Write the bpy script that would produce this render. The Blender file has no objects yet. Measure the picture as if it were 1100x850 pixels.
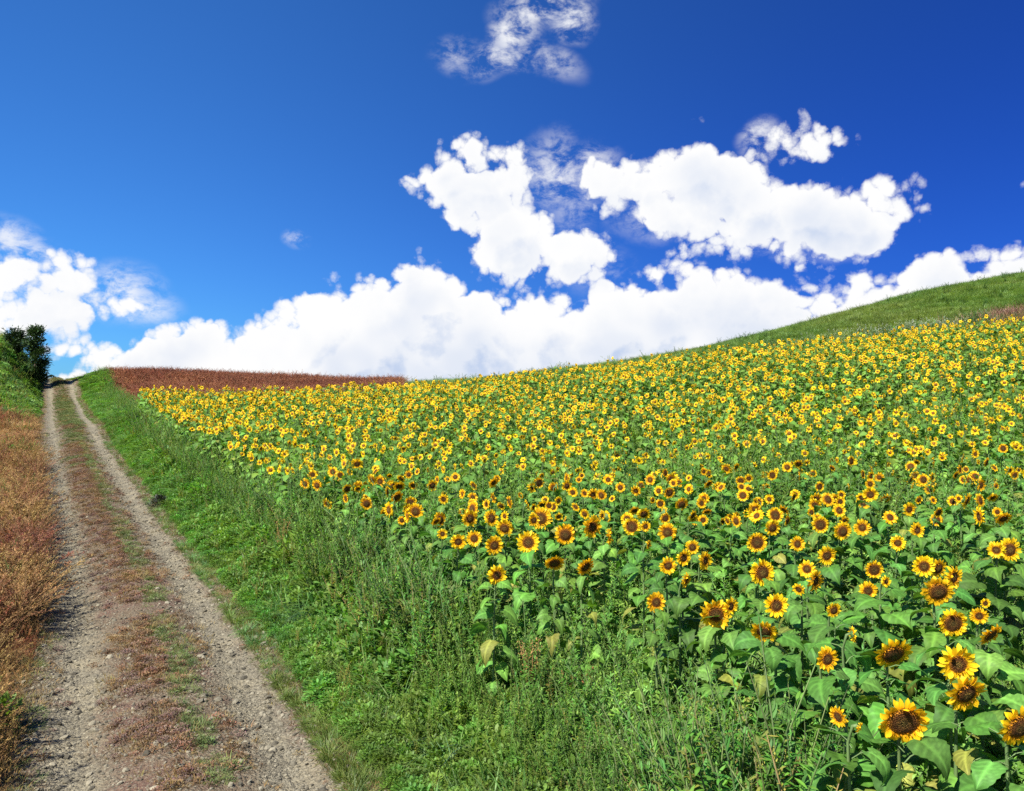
import bpy, math, random
import numpy as np
from mathutils import Vector, Matrix

R = math.radians
PI = math.pi
sc = bpy.context.scene
col = sc.collection
random.seed(7)
rng = np.random.default_rng(11)

# ------------------------------------------------------------------ camera, sky, sun, exposure
F = 900.0                                   # focal length in pixels of the 1100 px wide photograph
cam_d = bpy.data.cameras.new('camera')
cam_d.sensor_width = 36.0
cam_d.lens = 36.0 * F / 1100.0
cam_d.clip_start = 0.1
cam_d.clip_end = 20000.0
cam = bpy.data.objects.new('camera', cam_d)
cam.location = (0, 0, 0)
cam.rotation_euler = (R(90), 0, 0)
col.objects.link(cam)
sc.camera = cam

SUN_DIR = Vector((-0.44, -0.46, 0.80)).normalized()     # towards the sun
sun_el = math.asin(SUN_DIR.z)
sun_d = bpy.data.lights.new('sun', 'SUN')
sun_d.energy = 5.0
sun_d.angle = R(0.5)
sun_d.color = (1.0, 0.955, 0.88)
sun = bpy.data.objects.new('sun', sun_d)
sun.rotation_euler = (-SUN_DIR).to_track_quat('-Z', 'Y').to_euler()
sun.location = (-20, -20, 40)
col.objects.link(sun)

sc.view_settings.view_transform = 'Standard'
sc.view_settings.look = 'None'
sc.view_settings.exposure = 1.05
sc.view_settings.gamma = 1.0
sc.view_settings.use_curve_mapping = False
sc.render.engine = 'CYCLES'
cy = sc.cycles
cy.use_denoising = False
cy.max_bounces = 4
cy.diffuse_bounces = 2
cy.glossy_bounces = 2
cy.transmission_bounces = 2
cy.transparent_max_bounces = 4
cy.caustics_reflective = False
cy.caustics_refractive = False
cy.sample_clamp_indirect = 4.0


class NT:
    """small helper that writes node trees"""
    def __init__(self, tree):
        self.t = tree
        self.n = tree.nodes
        self.l = tree.links

    def node(self, typ, ins=None, **props):
        nd = self.n.new(typ)
        for k, v in props.items():
            setattr(nd, k, v)
        for k, v in (ins or {}).items():
            self.set(nd.inputs[k], v)
        return nd

    def set(self, sock, v):
        if isinstance(v, bpy.types.NodeSocket):
            self.l.new(v, sock)
        else:
            sock.default_value = v

    def math(self, op, a, b=None, c=None, clamp=False):
        nd = self.n.new('ShaderNodeMath')
        nd.operation = op
        nd.use_clamp = clamp
        for i, v in enumerate((a, b, c)):
            if v is not None:
                self.set(nd.inputs[i], v)
        return nd.outputs[0]

    def vmath(self, op, a, b=None, out=0):
        nd = self.n.new('ShaderNodeVectorMath')
        nd.operation = op
        self.set(nd.inputs[0], a)
        if b is not None:
            if op == 'SCALE':
                self.set(nd.inputs['Scale'], b)
            else:
                self.set(nd.inputs[1], b)
        return nd.outputs[out]

    def mix(self, fac, a, b, blend='MIX'):
        nd = self.n.new('ShaderNodeMix')
        nd.data_type = 'RGBA'
        nd.blend_type = blend
        nd.clamp_factor = True
        self.set(nd.inputs[0], fac)
        for i, v in ((6, a), (7, b)):
            if isinstance(v, tuple) and len(v) == 3:
                v = v + (1.0,)
            self.set(nd.inputs[i], v)
        return nd.outputs[2]

    def smooth(self, v, lo, hi, tlo=0.0, thi=1.0):
        nd = self.n.new('ShaderNodeMapRange')
        nd.interpolation_type = 'SMOOTHSTEP'
        for i, x in enumerate((v, lo, hi, tlo, thi)):
            self.set(nd.inputs[i], x)
        return nd.outputs[0]

    def noise(self, vec, scale, detail=4.0, rough=0.55, lac=2.0, dist=0.0, out='Fac'):
        nd = self.n.new('ShaderNodeTexNoise')
        nd.noise_dimensions = '3D'
        self.set(nd.inputs['Vector'], vec)
        nd.inputs['Scale'].default_value = scale
        nd.inputs['Detail'].default_value = detail
        nd.inputs['Roughness'].default_value = rough
        nd.inputs['Lacunarity'].default_value = lac
        nd.inputs['Distortion'].default_value = dist
        return nd.outputs[out]


# --- the sky: Nishita blue with fair-weather cumulus laid out by azimuth and elevation
def sky_angles(px, py):
    az = math.atan((px - 550) / F)
    el = math.atan((425 - py) / F * math.cos(az))
    return az * 9.0, el * 9.0               # in units of 1/9 rad


def build_cloud_group():
    g = bpy.data.node_groups.new('cloud_density', 'ShaderNodeTree')
    g.interface.new_socket('P', in_out='INPUT', socket_type='NodeSocketVector')
    g.interface.new_socket('Density', in_out='OUTPUT', socket_type='NodeSocketFloat')
    g.interface.new_socket('Body', in_out='OUTPUT', socket_type='NodeSocketFloat')
    g.interface.new_socket('Relief', in_out='OUTPUT', socket_type='NodeSocketFloat')
    T = NT(g)
    gi = T.node('NodeGroupInput').outputs[0]
    warp = T.noise(gi, 1.3, 3.0, 0.5, out='Color')
    warp = T.vmath('SCALE', T.vmath('SUBTRACT', warp, (0.5, 0.5, 0.5)), 0.30)
    P = T.vmath('ADD', gi, warp)
    sx = T.node('ShaderNodeSeparateXYZ', {0: P})
    U, V = sx.outputs[0], sx.outputs[1]
    # the long bank low over the crest: its top as a function of azimuth
    top = [(-200, 330), (-60, 372), (60, 392), (112, 386), (128, 360), (150, 342), (200, 336), (250, 338), (300, 334), (335, 318), (385, 306),
           (425, 294), (440, 272), (455, 266), (480, 268), (500, 292), (530, 312), (555, 322), (590, 312), (625, 318), (650, 300),
           (680, 290), (735, 287), (780, 294), (820, 298), (845, 304), (880, 296), (905, 286), (940, 284),
           (970, 280), (1010, 267), (1050, 275), (1085, 276), (1100, 270), (1200, 262), (1350, 300)]
    pts = [sky_angles(*p) for p in top]
    u0, u1 = -9.0, 9.0
    cv = T.node('ShaderNodeFloatCurve')
    cm = cv.mapping
    cm.use_clip = False
    c = cm.curves[0]
    xs = [((u - u0) / (u1 - u0), v / 4.0) for u, v in pts]
    xs = [(0.0, 0.22)] + xs + [(1.0, 0.25)]
    while len(c.points) < len(xs):
        c.points.new(0.5, 0.5)
    for pnt, (x, y) in zip(c.points, xs):
        pnt.location = (x, y)
        pnt.handle_type = 'AUTO'
    cm.update()
    T.set(cv.inputs['Value'], T.math('DIVIDE', T.math('SUBTRACT', U, u0), u1 - u0))
    topv = T.math('MULTIPLY', cv.outputs[0], 4.0)
    f = T.math('MULTIPLY', T.math('SUBTRACT', topv, V), 2.1)
    f = T.math('MINIMUM', f, 1.25)
    f = T.math('MAXIMUM', f, -1.2)
    # single clouds: (px, py, rx, ry, turn, strength cap)
    E = [(482, 190, 36, 24, -15, 9), (528, 208, 56, 38, 35, 9), (548, 245, 58, 42, 20, 9), (600, 268, 64, 30, 15, 9), (562, 280, 56, 22, 0, 9),
         (690, 195, 62, 36, -10, 9), (745, 188, 60, 37, 10, 9), (795, 212, 84, 46, 22, 9), (870, 236, 74, 38, 10, 9), (925, 242, 46, 32, 0, 9),
         (772, 243, 74, 26, 8, 9), (712, 226, 64, 26, 20, 9), (862, 266, 56, 14, 0, .5),
         (597, 185, 40, 40, 0, .8), (640, 185, 36, 32, 0, .9), (617, 225, 34, 30, 0, .4),
         (842, 160, 44, 17, 12, 9), (878, 164, 26, 17, 0, 9), (816, 150, 22, 18, 0, .9),
         (585, 4, 56, 20, -12, .95), (556, 34, 44, 24, -50, 1.0), (542, 66, 56, 17, -5, .8), (487, 60, 32, 18, 0, .45), (596, 64, 36, 18, 20, .55), (615, 18, 24, 22, 0, .9),
         (20, 290, 36, 40, -40, .9), (62, 302, 52, 28, 10, 9), (30, 332, 66, 24, 0, 9), (98, 328, 58, 18, 10, 9), (125, 312, 44, 30, 0, .9), (6, 262, 30, 26, 0, .8), (150, 330, 40, 20, 0, .7),
         (78, 380, 48, 20, -6, 9), (318, 258, 16, 10, 10, .6), (700, 238, 50, 22, 0, .35), (640, 290, 40, 30, 0, .35),
         (-260, 250, 150, 50, 0, 9), (-420, 120, 90, 40, 0, .5), (1400, 180, 160, 60, 10, 9), (1650, 40, 110, 50, 0, 9)]
    e_all = e_thin = None
    for (px, py, rx, ry, a, cap) in E:
        cu, cvv = sky_angles(px, py)
        q = T.vmath('SUBTRACT', P, (cu, cvv, 0))
        if a:
            rt = T.node('ShaderNodeVectorRotate', {'Vector': q, 'Angle': R(a)}, rotation_type='Z_AXIS')
            q = rt.outputs[0]
        q = T.vmath('DIVIDE', q, (rx / 100.0, ry / 100.0, 1e6))
        ln = T.vmath('LENGTH', q, out=1)
        if cap > 5:
            v = T.math('MULTIPLY', T.math('SUBTRACT', 1.0, ln), min(rx, ry) / 100.0 * 2.1)
            e_all = v if e_all is None else T.math('SMOOTH_MAX', e_all, v, 0.12)
        else:
            v = T.math('MULTIPLY', T.smooth(ln, 1.25, 0.1), cap)
            e_thin = v if e_thin is None else T.math('MAXIMUM', e_thin, v)
    body = T.math('MAXIMUM', f, T.math('MAXIMUM', T.math('MINIMUM', T.math('ADD', e_all, 0.09), 1.1), -1.2))
    # cauliflower lobes on three scales and torn, wind-drawn edges
    w2 = T.vmath('SCALE', T.vmath('SUBTRACT', T.noise(gi, 5.0, 5.0, 0.6, out='Color'), (0.5, 0.5, 0.5)), 0.16)
    Q = T.vmath('ADD', P, w2)
    lob, big_lob = None, None
    for scl_, amp in ((1.5, 0.50), (3.6, 0.40), (8.5, 0.25)):
        vo = T.node('ShaderNodeTexVoronoi', {'Vector': Q, 'Scale': scl_}, feature='F1')
        dd = vo.outputs['Distance']
        h = T.math('MULTIPLY', T.math('SUBTRACT', 0.27, T.math('MULTIPLY', dd, dd)), amp * 1.5)
        if lob is None:
            big_lob = h
        lob = h if lob is None else T.math('ADD', lob, h)
    raw = T.math('SUBTRACT', T.noise(gi, 2.6, 10.0, 0.60), 0.5)
    fb = T.math('MULTIPLY', raw, 1.0)
    relief = T.math('ADD', T.math('MULTIPLY', body, 0.7), T.math('ADD', T.math('MULTIPLY', big_lob, 0.8), T.math('MULTIPLY_ADD', lob, 0.28, T.math('MULTIPLY', fb, 0.45))))
    f = T.math('ADD', body, T.math('ADD', lob, fb))
    # thin scraps: strands of torn noise inside soft patches
    st = T.vmath('MULTIPLY', gi, (1.0, 1.6, 1.0))
    strand = T.noise(st, 3.4, 9.0, 0.66, dist=0.25)
    thin = T.math('MULTIPLY', T.smooth(strand, 0.38, 0.66), e_thin)
    go = T.node('NodeGroupOutput')
    T.set(go.inputs[0], f)
    T.set(go.inputs[1], thin)
    T.set(go.inputs[2], relief)
    return g


world = bpy.data.worlds.new('World')
sc.world = world
world.use_nodes = True
W = NT(world.node_tree)
W.n.clear()
sky = W.node('ShaderNodeTexSky', sky_type='NISHITA', sun_disc=False, sun_elevation=sun_el,
             sun_rotation=math.atan2(SUN_DIR.x, SUN_DIR.y), altitude=800.0, air_density=1.0, dust_density=0.25, ozone_density=2.5)
gen = W.node('ShaderNodeTexCoord').outputs['Generated']
sep = W.node('ShaderNodeSeparateXYZ', {0: gen})
az = W.math('ARCTAN2', sep.outputs[0], sep.outputs[1])
el = W.math('ARCSINE', sep.outputs[2])
pv = W.node('ShaderNodeCombineXYZ', {0: W.math('MULTIPLY', az, 9.0), 1: W.math('MULTIPLY', el, 9.0), 2: 0.37}).outputs[0]
cg = build_cloud_group()
gn1 = W.node('ShaderNodeGroup', {0: pv}, node_tree=cg)
d1 = gn1.outputs[0]
d2 = W.node('ShaderNodeGroup', {0: W.vmath('ADD', pv, (-0.10, 0.15, 0.02))}, node_tree=cg).outputs[2]
# thin scraps stay half transparent, thick bodies are opaque
alpha = W.math('MAXIMUM', W.smooth(d1, -0.02, 0.30), gn1.outputs[1])
lit = W.smooth(W.math('SUBTRACT', gn1.outputs[2], d2), -0.22, 0.10)
thick = W.smooth(gn1.outputs[2], 0.15, 0.95)                              # deep parts turn a soft blue grey, thin rims stay white
big = W.smooth(W.noise(pv, 0.85, 3.0, 0.5), 0.40, 0.66)
grey = W.math('MULTIPLY', W.math('SUBTRACT', 1.0, lit), W.math('MULTIPLY_ADD', thick, 0.50, 0.18))
grey = W.math('ADD', grey, W.math('MULTIPLY', W.math('MULTIPLY', thick, W.math('SUBTRACT', 1.0, big)), 0.52), clamp=True)
cl_col = W.mix(grey, (1.0, 1.0, 1.0), (0.56, 0.66, 0.86))
# polarised blue: deepest square to the sun
pol = W.vmath('DOT_PRODUCT', gen, tuple(Vector((-0.75, -0.46, 0.30)).normalized()), out=1)
pol = W.smooth(pol, -0.80, 0.12)
skyc = W.mix(1.0, sky.outputs[0], W.mix(pol, (0.030, 0.105, 0.37), (0.128, 0.345, 0.64)), 'MULTIPLY')
bg_sky = W.node('ShaderNodeBackground', {'Color': skyc, 'Strength': 0.12})
bg_cl = W.node('ShaderNodeBackground', {'Color': cl_col, 'Strength': 0.485})
mx = W.node('ShaderNodeMixShader', {0: alpha, 1: bg_sky.outputs[0], 2: bg_cl.outputs[0]})
W.node('ShaderNodeOutputWorld', {0: mx.outputs[0]})
world.cycles.sampling_method = 'MANUAL'
world.cycles.sample_map_resolution = 512


# ------------------------------------------------------------------ terrain shape
ROAD = np.array([(-30, 15.5), (-8, 4.4), (0, 0.70), (3, -0.80), (6.8, -2.65), (10.7, -4.60), (17, -8.0), (23, -11.4), (29, -14.8), (37, -19.3), (48, -25.5), (58, -31.0),
                 (69, -37.1), (82, -44.4), (96, -52.2), (120, -65.5), (160, -88)])


def road_x(y):
    return np.interp(y, ROAD[:, 0], ROAD[:, 1])


EDGE = np.array([(-10, 6.0), (0, 2.2), (3, 1.75), (4, 1.5), (5, 1.2), (6, 0.85), (7, 0.35), (8, -0.25), (9, -0.65), (11, -1.45), (15, -3.6), (25, -9.3), (40, -17.8), (46, -21.2)])


def edge_x(y):
    return np.interp(y, EDGE[:, 0], EDGE[:, 1])


def at(px, d, z):
    return ((px - 550) / F * d, d, z)


def head_line(px, py, d, h=1.5):
    return at(px, d, (425 - py) / F * d - h)


CTRL = [(-2.65, 6.8, -3.25), (-4.6, 10.7, -3.27), (-8, 17, -3.2), (-11.4, 23, -2.95), (-14.8, 29, -2.55), (-19.3, 37, -2.15), (-25.5, 48, -1.35), (-31, 58, -0.75), (-37.1, 69, -0.15), (-44.4, 82, 0.95), (-52.2, 96, 1.95),
        (-65.5, 120, 0.6), (-88, 160, -3), (0.7, 0, -3.2), (4.4, -8, -3.3), (15, -30, -3.6), (-15, 0, -3.4), (-25, -20, -4), (-20, 15, -3.1), (-30, 30, -2.2), (-45, 50, -0.6), (-60, 75, 0.8),
        (1.5, 4, -3.05), (-0.6, 9, -3.17), (-3.6, 15, -3.05), (-9.3, 25, -2.45),
        (4, 6.5, -2.72), (2, 11, -3.08), (9, 15.5, -2.75), (2, 22, -2.8), (12.2, 20, -2.05), (12, 26, -1.6), (-8, 30, -2.15), (2, 31, -1.75), (14, 33, -0.1),
        (8, 3, -2.7), (14, 8, -2.3), (25, 20, -1.2), (20, -15, -3),
        head_line(150, 420, 41), head_line(230, 417, 42), head_line(300, 414, 42), head_line(420, 411, 42), head_line(500, 405, 42), head_line(600, 395, 42), head_line(740, 378, 42), head_line(900, 360, 42), head_line(1100, 340, 42),
        head_line(110, 393, 75, .75), head_line(180, 395, 75, .75), head_line(250, 398, 75, .75), head_line(340, 402, 72, .75), head_line(420, 406, 68, .75),
        at(180, 98, 1.0), at(300, 98, 0.0), at(420, 95, -0.6),
        head_line(500, 403, 56, .5), head_line(600, 392, 58, .5), head_line(740, 372, 62, .5), head_line(850, 346, 66, .5), head_line(950, 319, 72, .5), head_line(1030, 303, 77, .5), head_line(1100, 294, 82, .5), head_line(1250, 280, 90, .5),
        at(500, 78, -0.6), at(600, 82, 0.2), at(740, 88, 2.2), at(850, 94, 4.5), at(950, 102, 7.0), at(1100, 118, 9.6), at(1250, 130, 11),
        (60, 48, 6.0), (45, 30, 1.5), (90, 70, 12)]
CT = np.array(CTRL)


def tps_fit(P, z, lam):
    n = len(P)
    d = np.linalg.norm(P[:, None] - P[None], axis=2)
    K = np.where(d > 0, d * d * np.log(np.maximum(d, 1e-9)), 0) + lam * np.eye(n)
    Q = np.hstack([np.ones((n, 1)), P])
    A = np.block([[K, Q], [Q.T, np.zeros((3, 3))]])
    return np.linalg.solve(A, np.concatenate([z, np.zeros(3)]))


TP = CT[:, :2] / 30.0
TW = tps_fit(TP, CT[:, 2], 0.01)


def sstep(x, a, b):
    t = np.clip((x - a) / (b - a), 0, 1)
    return t * t * (3 - 2 * t)


def hash_noise(x, y, s):
    """cheap smooth value noise"""
    x = np.asarray(x, float) * s + 1000.3
    y = np.asarray(y, float) * s + 777.7
    xi, yi = np.floor(x), np.floor(y)
    fx, fy = x - xi, y - yi
    fx, fy = fx * fx * (3 - 2 * fx), fy * fy * (3 - 2 * fy)

    def h(a, b):
        v = np.sin(a * 127.1 + b * 311.7) * 43758.5453
        return v - np.floor(v)
    return (h(xi, yi) * (1 - fx) + h(xi + 1, yi) * fx) * (1 - fy) + (h(xi, yi + 1) * (1 - fx) + h(xi + 1, yi + 1) * fx) * fy


def side(x, y):
    """signed distance from the road's centre line, right of it positive"""
    return (x - road_x(y)) * 0.87


def ground_z(x, y, road_cut=False):
    x = np.atleast_1d(np.asarray(x, float))
    y = np.atleast_1d(np.asarray(y, float))
    xx, yy = np.clip(x, -120, 120), np.clip(y, -40, 170)
    out = np.zeros_like(x)
    for i in range(0, len(x), 20000):
        q = np.stack([xx[i:i + 20000], yy[i:i + 20000]], 1) / 30.0
        r2 = ((q[:, None] - TP[None]) ** 2).sum(2)
        K = 0.5 * r2 * np.log(np.maximum(r2, 1e-12))
        out[i:i + 20000] = K @ TW[:-3] + TW[-3] + q @ TW[-2:]
    s = side(x, y)
    H = 0.35 + 3.9 * sstep(y, 44, 76)
    bank = H * sstep(-s, 1.35, 5.2)
    bank = bank * (1 - sstep(y, 100, 130))
    out = out + bank
    out = out + 0.10 * (hash_noise(x, y, 0.45) - 0.5) * sstep(np.abs(s), 1.6, 3.0)
    r = np.hypot(x, y - 20)
    w = sstep(r, 95, 170)
    out = out * (1 - w) - 9.0 * w
    if road_cut:
        out = out - 0.16 * (1 - sstep(np.abs(s), 1.05, 1.75)) * (1 - sstep(y, 118, 125))
    return out


def gz(x, y):
    return float(ground_z(x, y)[0])


# ------------------------------------------------------------------ materials
def veg_mat(name, hue=0.02, val=0.5, transl=0.3, rough=0.55, patch=None, patch_scale=0.35, patch_lo=0.5, patch_hi=0.62, tcol=(1.25, 1.3, 0.55), spec=0.35, mottled=0.0, patch_val=0.35):
    m = bpy.data.materials.new(name)
    m.use_nodes = True
    T = NT(m.node_tree)
    T.n.clear()
    c = T.node('ShaderNodeAttribute', attribute_name='Col').outputs['Color']
    oi = T.node('ShaderNodeObjectInfo')
    rnd = oi.outputs['Random']
    loc = oi.outputs['Location']
    big = T.noise(loc, patch_scale, 3.0, 0.55)
    if patch:
        c = T.mix(T.smooth(big, patch_lo, patch_hi), c, T.mix(0.75, c, patch))
    n2 = T.noise(loc, 0.9, 2.0, 0.5)
    v = T.math('ADD', T.math('MULTIPLY_ADD', rnd, val, 1 - val / 2), T.math('MULTIPLY', T.math('SUBTRACT', n2, 0.5), patch_val * 2))
    rn2 = T.math('FRACT', T.math('MULTIPLY', rnd, 17.31))
    hs = T.node('ShaderNodeHueSaturation', {'Color': c, 'Hue': T.math('MULTIPLY_ADD', rn2, hue, 0.5 - hue / 2), 'Value': v, 'Saturation': 1.0})
    c = hs.outputs[0]
    if mottled:
        geo = T.node('ShaderNodeNewGeometry').outputs['Position']
        c = T.mix(T.math('MULTIPLY', T.noise(geo, 60.0, 4.0, 0.65), mottled), c, T.mix(1.0, c, (0.45, 0.55, 0.4), 'MULTIPLY'))
    p = T.node('ShaderNodeBsdfPrincipled', {'Base Color': c, 'Roughness': rough, 'Specular IOR Level': spec})
    tr = T.node('ShaderNodeBsdfTranslucent', {'Color': T.mix(1.0, c, tcol, 'MULTIPLY')})
    mxx = T.node('ShaderNodeMixShader', {0: transl, 1: p.outputs[0], 2: tr.outputs[0]})
    T.node('ShaderNodeOutputMaterial', {0: mxx.outputs[0]})
    return m


M_LEAF = veg_mat('sunflower_leaf', 0.03, 0.5, 0.30, 0.62, mottled=0.8, spec=0.25)
M_STEM = veg_mat('sunflower_stem', 0.02, 0.3, 0.08, 0.6)
M_PETAL = veg_mat('sunflower_petal', 0.018, 0.18, 0.34, 0.55, tcol=(1.1, 1.0, 0.5), spec=0.2, patch_val=0.05)
M_WEED = veg_mat('weed_leaf', 0.05, 0.85, 0.40, 0.55, patch=(0.135, 0.225, 0.032), patch_scale=0.5, patch_val=.5)
M_GRASS = veg_mat('grass_blade', 0.05, 0.7, 0.30, 0.5, patch=(0.13, 0.17, 0.03), patch_scale=0.4)
M_HILL = veg_mat('hill_grass_blade', 0.04, 0.6, 0.3, 0.55, patch=(0.24, 0.30, 0.09), patch_scale=0.09, patch_lo=0.46, patch_hi=0.58, patch_val=0.3)
M_DRY = veg_mat('dry_weed', 0.04, 0.7, 0.22, 0.7, patch=(0.36, 0.235, 0.075), patch_scale=0.45, patch_lo=0.40, patch_hi=0.6, tcol=(1.1, 1.0, 0.8))
M_ROADG = veg_mat('road_herb', 0.05, 0.6, 0.25, 0.6, patch=(0.24, 0.155, 0.055), patch_scale=0.8, patch_lo=0.48, patch_hi=0.66, tcol=(1.1, 1.0, 0.7))
M_RED = veg_mat('red_crop', 0.025, 0.7, 0.15, 0.75, patch=(0.36, 0.16, 0.07), patch_scale=0.12, patch_lo=0.4, patch_hi=0.6, tcol=(1.1, 0.9, 0.8))
M_TREE = veg_mat('tree_leaf', 0.03, 0.5, 0.15, 0.5)


def disc_mat():
    m = bpy.data.materials.new('sunflower_disc')
    m.use_nodes = True
    T = NT(m.node_tree)
    T.n.clear()
    c = T.node('ShaderNodeAttribute', attribute_name='Col').outputs['Color']
    oc = T.node('ShaderNodeTexCoord').outputs['Object']
    vo = T.node('ShaderNodeTexVoronoi', {'Vector': oc, 'Scale': 38.0})
    c2 = T.mix(T.smooth(vo.outputs['Distance'], 0.1, 0.6), T.mix(1.0, c, (1.7, 1.5, 1.2), 'MULTIPLY'), T.mix(1.0, c, (0.5, 0.45, 0.4), 'MULTIPLY'))
    bp = T.node('ShaderNodeBump', {'Height': vo.outputs['Distance'], 'Strength': 0.8, 'Distance': 0.02}, invert=True)
    p = T.node('ShaderNodeBsdfPrincipled', {'Base Color': c2, 'Roughness': 0.85, 'Specular IOR Level': 0.15, 'Normal': bp.outputs[0]})
    T.node('ShaderNodeOutputMaterial', {0: p.outputs[0]})
    return m


M_DISC = disc_mat()


def bark_mat():
    m = bpy.data.materials.new('bark')
    m.use_nodes = True
    T = NT(m.node_tree)
    T.n.clear()
    oc = T.node('ShaderNodeTexCoord').outputs['Object']
    c = T.mix(T.noise(oc, 9.0, 5.0, 0.6), (0.05, 0.035, 0.025), (0.16, 0.12, 0.085))
    p = T.node('ShaderNodeBsdfPrincipled', {'Base Color': c, 'Roughness': 0.9})
    T.node('ShaderNodeOutputMaterial', {0: p.outputs[0]})
    return m


M_BARK = bark_mat()


def stone_mat(name, dark, light):
    m = bpy.data.materials.new(name)
    m.use_nodes = True
    T = NT(m.node_tree)
    T.n.clear()
    oi = T.node('ShaderNodeObjectInfo')
    geo = T.node('ShaderNodeNewGeometry').outputs['Position']
    c = T.mix(oi.outputs['Random'], dark, light)
    c = T.mix(T.math('MULTIPLY', T.noise(geo, 30.0, 4.0, 0.6), 0.8), c, T.mix(1.0, c, (0.5, 0.48, 0.45), 'MULTIPLY'))
    p = T.node('ShaderNodeBsdfPrincipled', {'Base Color': c, 'Roughness': 0.9, 'Specular IOR Level': 0.2})
    T.node('ShaderNodeOutputMaterial', {0: p.outputs[0]})
    return m


M_STONE = stone_mat('gravel_stone', (0.068, 0.061, 0.044), (0.32, 0.288, 0.205))


def ground_mat():
    m = bpy.data.materials.new('field_soil')
    m.use_nodes = True
    T = NT(m.node_tree)
    T.n.clear()
    pos = T.node('ShaderNodeNewGeometry').outputs['Position']
    z = T.node('ShaderNodeAttribute', attribute_name='zone').outputs['Color']
    zs = T.node('ShaderNodeSeparateColor', {0: z})
    n1 = T.noise(pos, 0.6, 6.0, 0.6)
    n2 = T.noise(pos, 9.0, 6.0, 0.65)
    green = T.mix(n2, (0.030, 0.060, 0.012), (0.085, 0.125, 0.028))
    soil = T.mix(n2, (0.07, 0.048, 0.030), (0.16, 0.11, 0.07))
    base = T.mix(T.smooth(n1, 0.50, 0.68), green, soil)
    dry = T.mix(n2, (0.16, 0.085, 0.035), (0.33, 0.19, 0.08))
    red = T.mix(n2, (0.10, 0.035, 0.022), (0.20, 0.07, 0.04))
    c = T.mix(zs.outputs[0], base, dry)
    c = T.mix(zs.outputs[1], c, red)
    hillg = T.mix(n2, (0.06, 0.12, 0.02), (0.13, 0.19, 0.04))
    c = T.mix(zs.outputs[2], c, hillg)
    bp = T.node('ShaderNodeBump', {'Height': n2, 'Strength': 0.7, 'Distance': 0.06})
    p = T.node('ShaderNodeBsdfPrincipled', {'Base Color': c, 'Roughness': 0.95, 'Specular IOR Level': 0.15, 'Normal': bp.outputs[0]})
    T.node('ShaderNodeOutputMaterial', {0: p.outputs[0]})
    return m


def road_mat():
    m = bpy.data.materials.new('gravel_track')
    m.use_nodes = True
    T = NT(m.node_tree)
    T.n.clear()
    pos = T.node('ShaderNodeNewGeometry').outputs['Position']
    s = T.node('ShaderNodeAttribute', attribute_name='s').outputs['Fac']
    wob = T.math('MULTIPLY', T.math('SUBTRACT', T.noise(pos, 0.9, 4.0, 0.6), 0.5), 0.55)
    s2 = T.math('ADD', T.math('ABSOLUTE', s), wob)
    rut = T.math('SUBTRACT', 1.0, T.smooth(T.math('ABSOLUTE', T.math('SUBTRACT', s2, 0.84)), 0.10, 0.42))
    n_f = T.noise(pos, 26.0, 6.0, 0.7)
    n_m = T.noise(pos, 2.2, 5.0, 0.6)
    vo = T.node('ShaderNodeTexVoronoi', {'Vector': pos, 'Scale': 26.0, 'Randomness': 1.0})
    vo2 = T.node('ShaderNodeTexVoronoi', {'Vector': pos, 'Scale': 70.0, 'Randomness': 1.0})
    grav = T.mix(T.node('ShaderNodeSeparateColor', {0: vo.outputs['Color']}).outputs[0], (0.098, 0.086, 0.060), (0.30, 0.268, 0.185))
    grav2 = T.mix(T.node('ShaderNodeSeparateColor', {0: vo2.outputs['Color']}).outputs[0], (0.105, 0.094, 0.066), (0.27, 0.24, 0.167))
    grav = T.mix(0.55, grav, grav2)
    dust = T.mix(n_f, (0.195, 0.168, 0.108), (0.325, 0.285, 0.19))
    rutc = T.mix(T.smooth(n_m, 0.42, 0.62), grav, dust)
    soil = T.mix(n_f, (0.10, 0.073, 0.046), (0.22, 0.168, 0.108))
    soil = T.mix(T.smooth(T.noise(pos, 0.7, 4.0, 0.6), 0.45, 0.62), soil, T.mix(n_f, (0.11, 0.065, 0.045), (0.21, 0.13, 0.095)))
    soil = T.mix(T.math('MULTIPLY', T.smooth(vo.outputs['Distance'], 0.50, 0.2), 0.75), soil, grav)
    c = T.mix(rut, soil, rutc)
    crack = T.smooth(vo.outputs['Distance'], 0.25, 0.62)
    c = T.mix(T.math('MULTIPLY', crack, 0.35), c, T.mix(1.0, c, (0.45, 0.42, 0.4), 'MULTIPLY'))
    h = T.math('ADD', T.math('MULTIPLY', vo.outputs['Distance'], -0.8), T.math('ADD', T.math('MULTIPLY', n_f, 0.6), T.math('MULTIPLY', vo2.outputs['Distance'], -0.4)))
    bp = T.node('ShaderNodeBump', {'Height': h, 'Strength': 0.9, 'Distance': 0.035})
    p = T.node('ShaderNodeBsdfPrincipled', {'Base Color': c, 'Roughness': 0.95, 'Specular IOR Level': 0.15, 'Normal': bp.outputs[0]})
    T.node('ShaderNodeOutputMaterial', {0: p.outputs[0]})
    return m


# ------------------------------------------------------------------ mesh builder
def unit(v):
    v = np.asarray(v, float)
    return v / (np.linalg.norm(v) + 1e-12)


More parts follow.
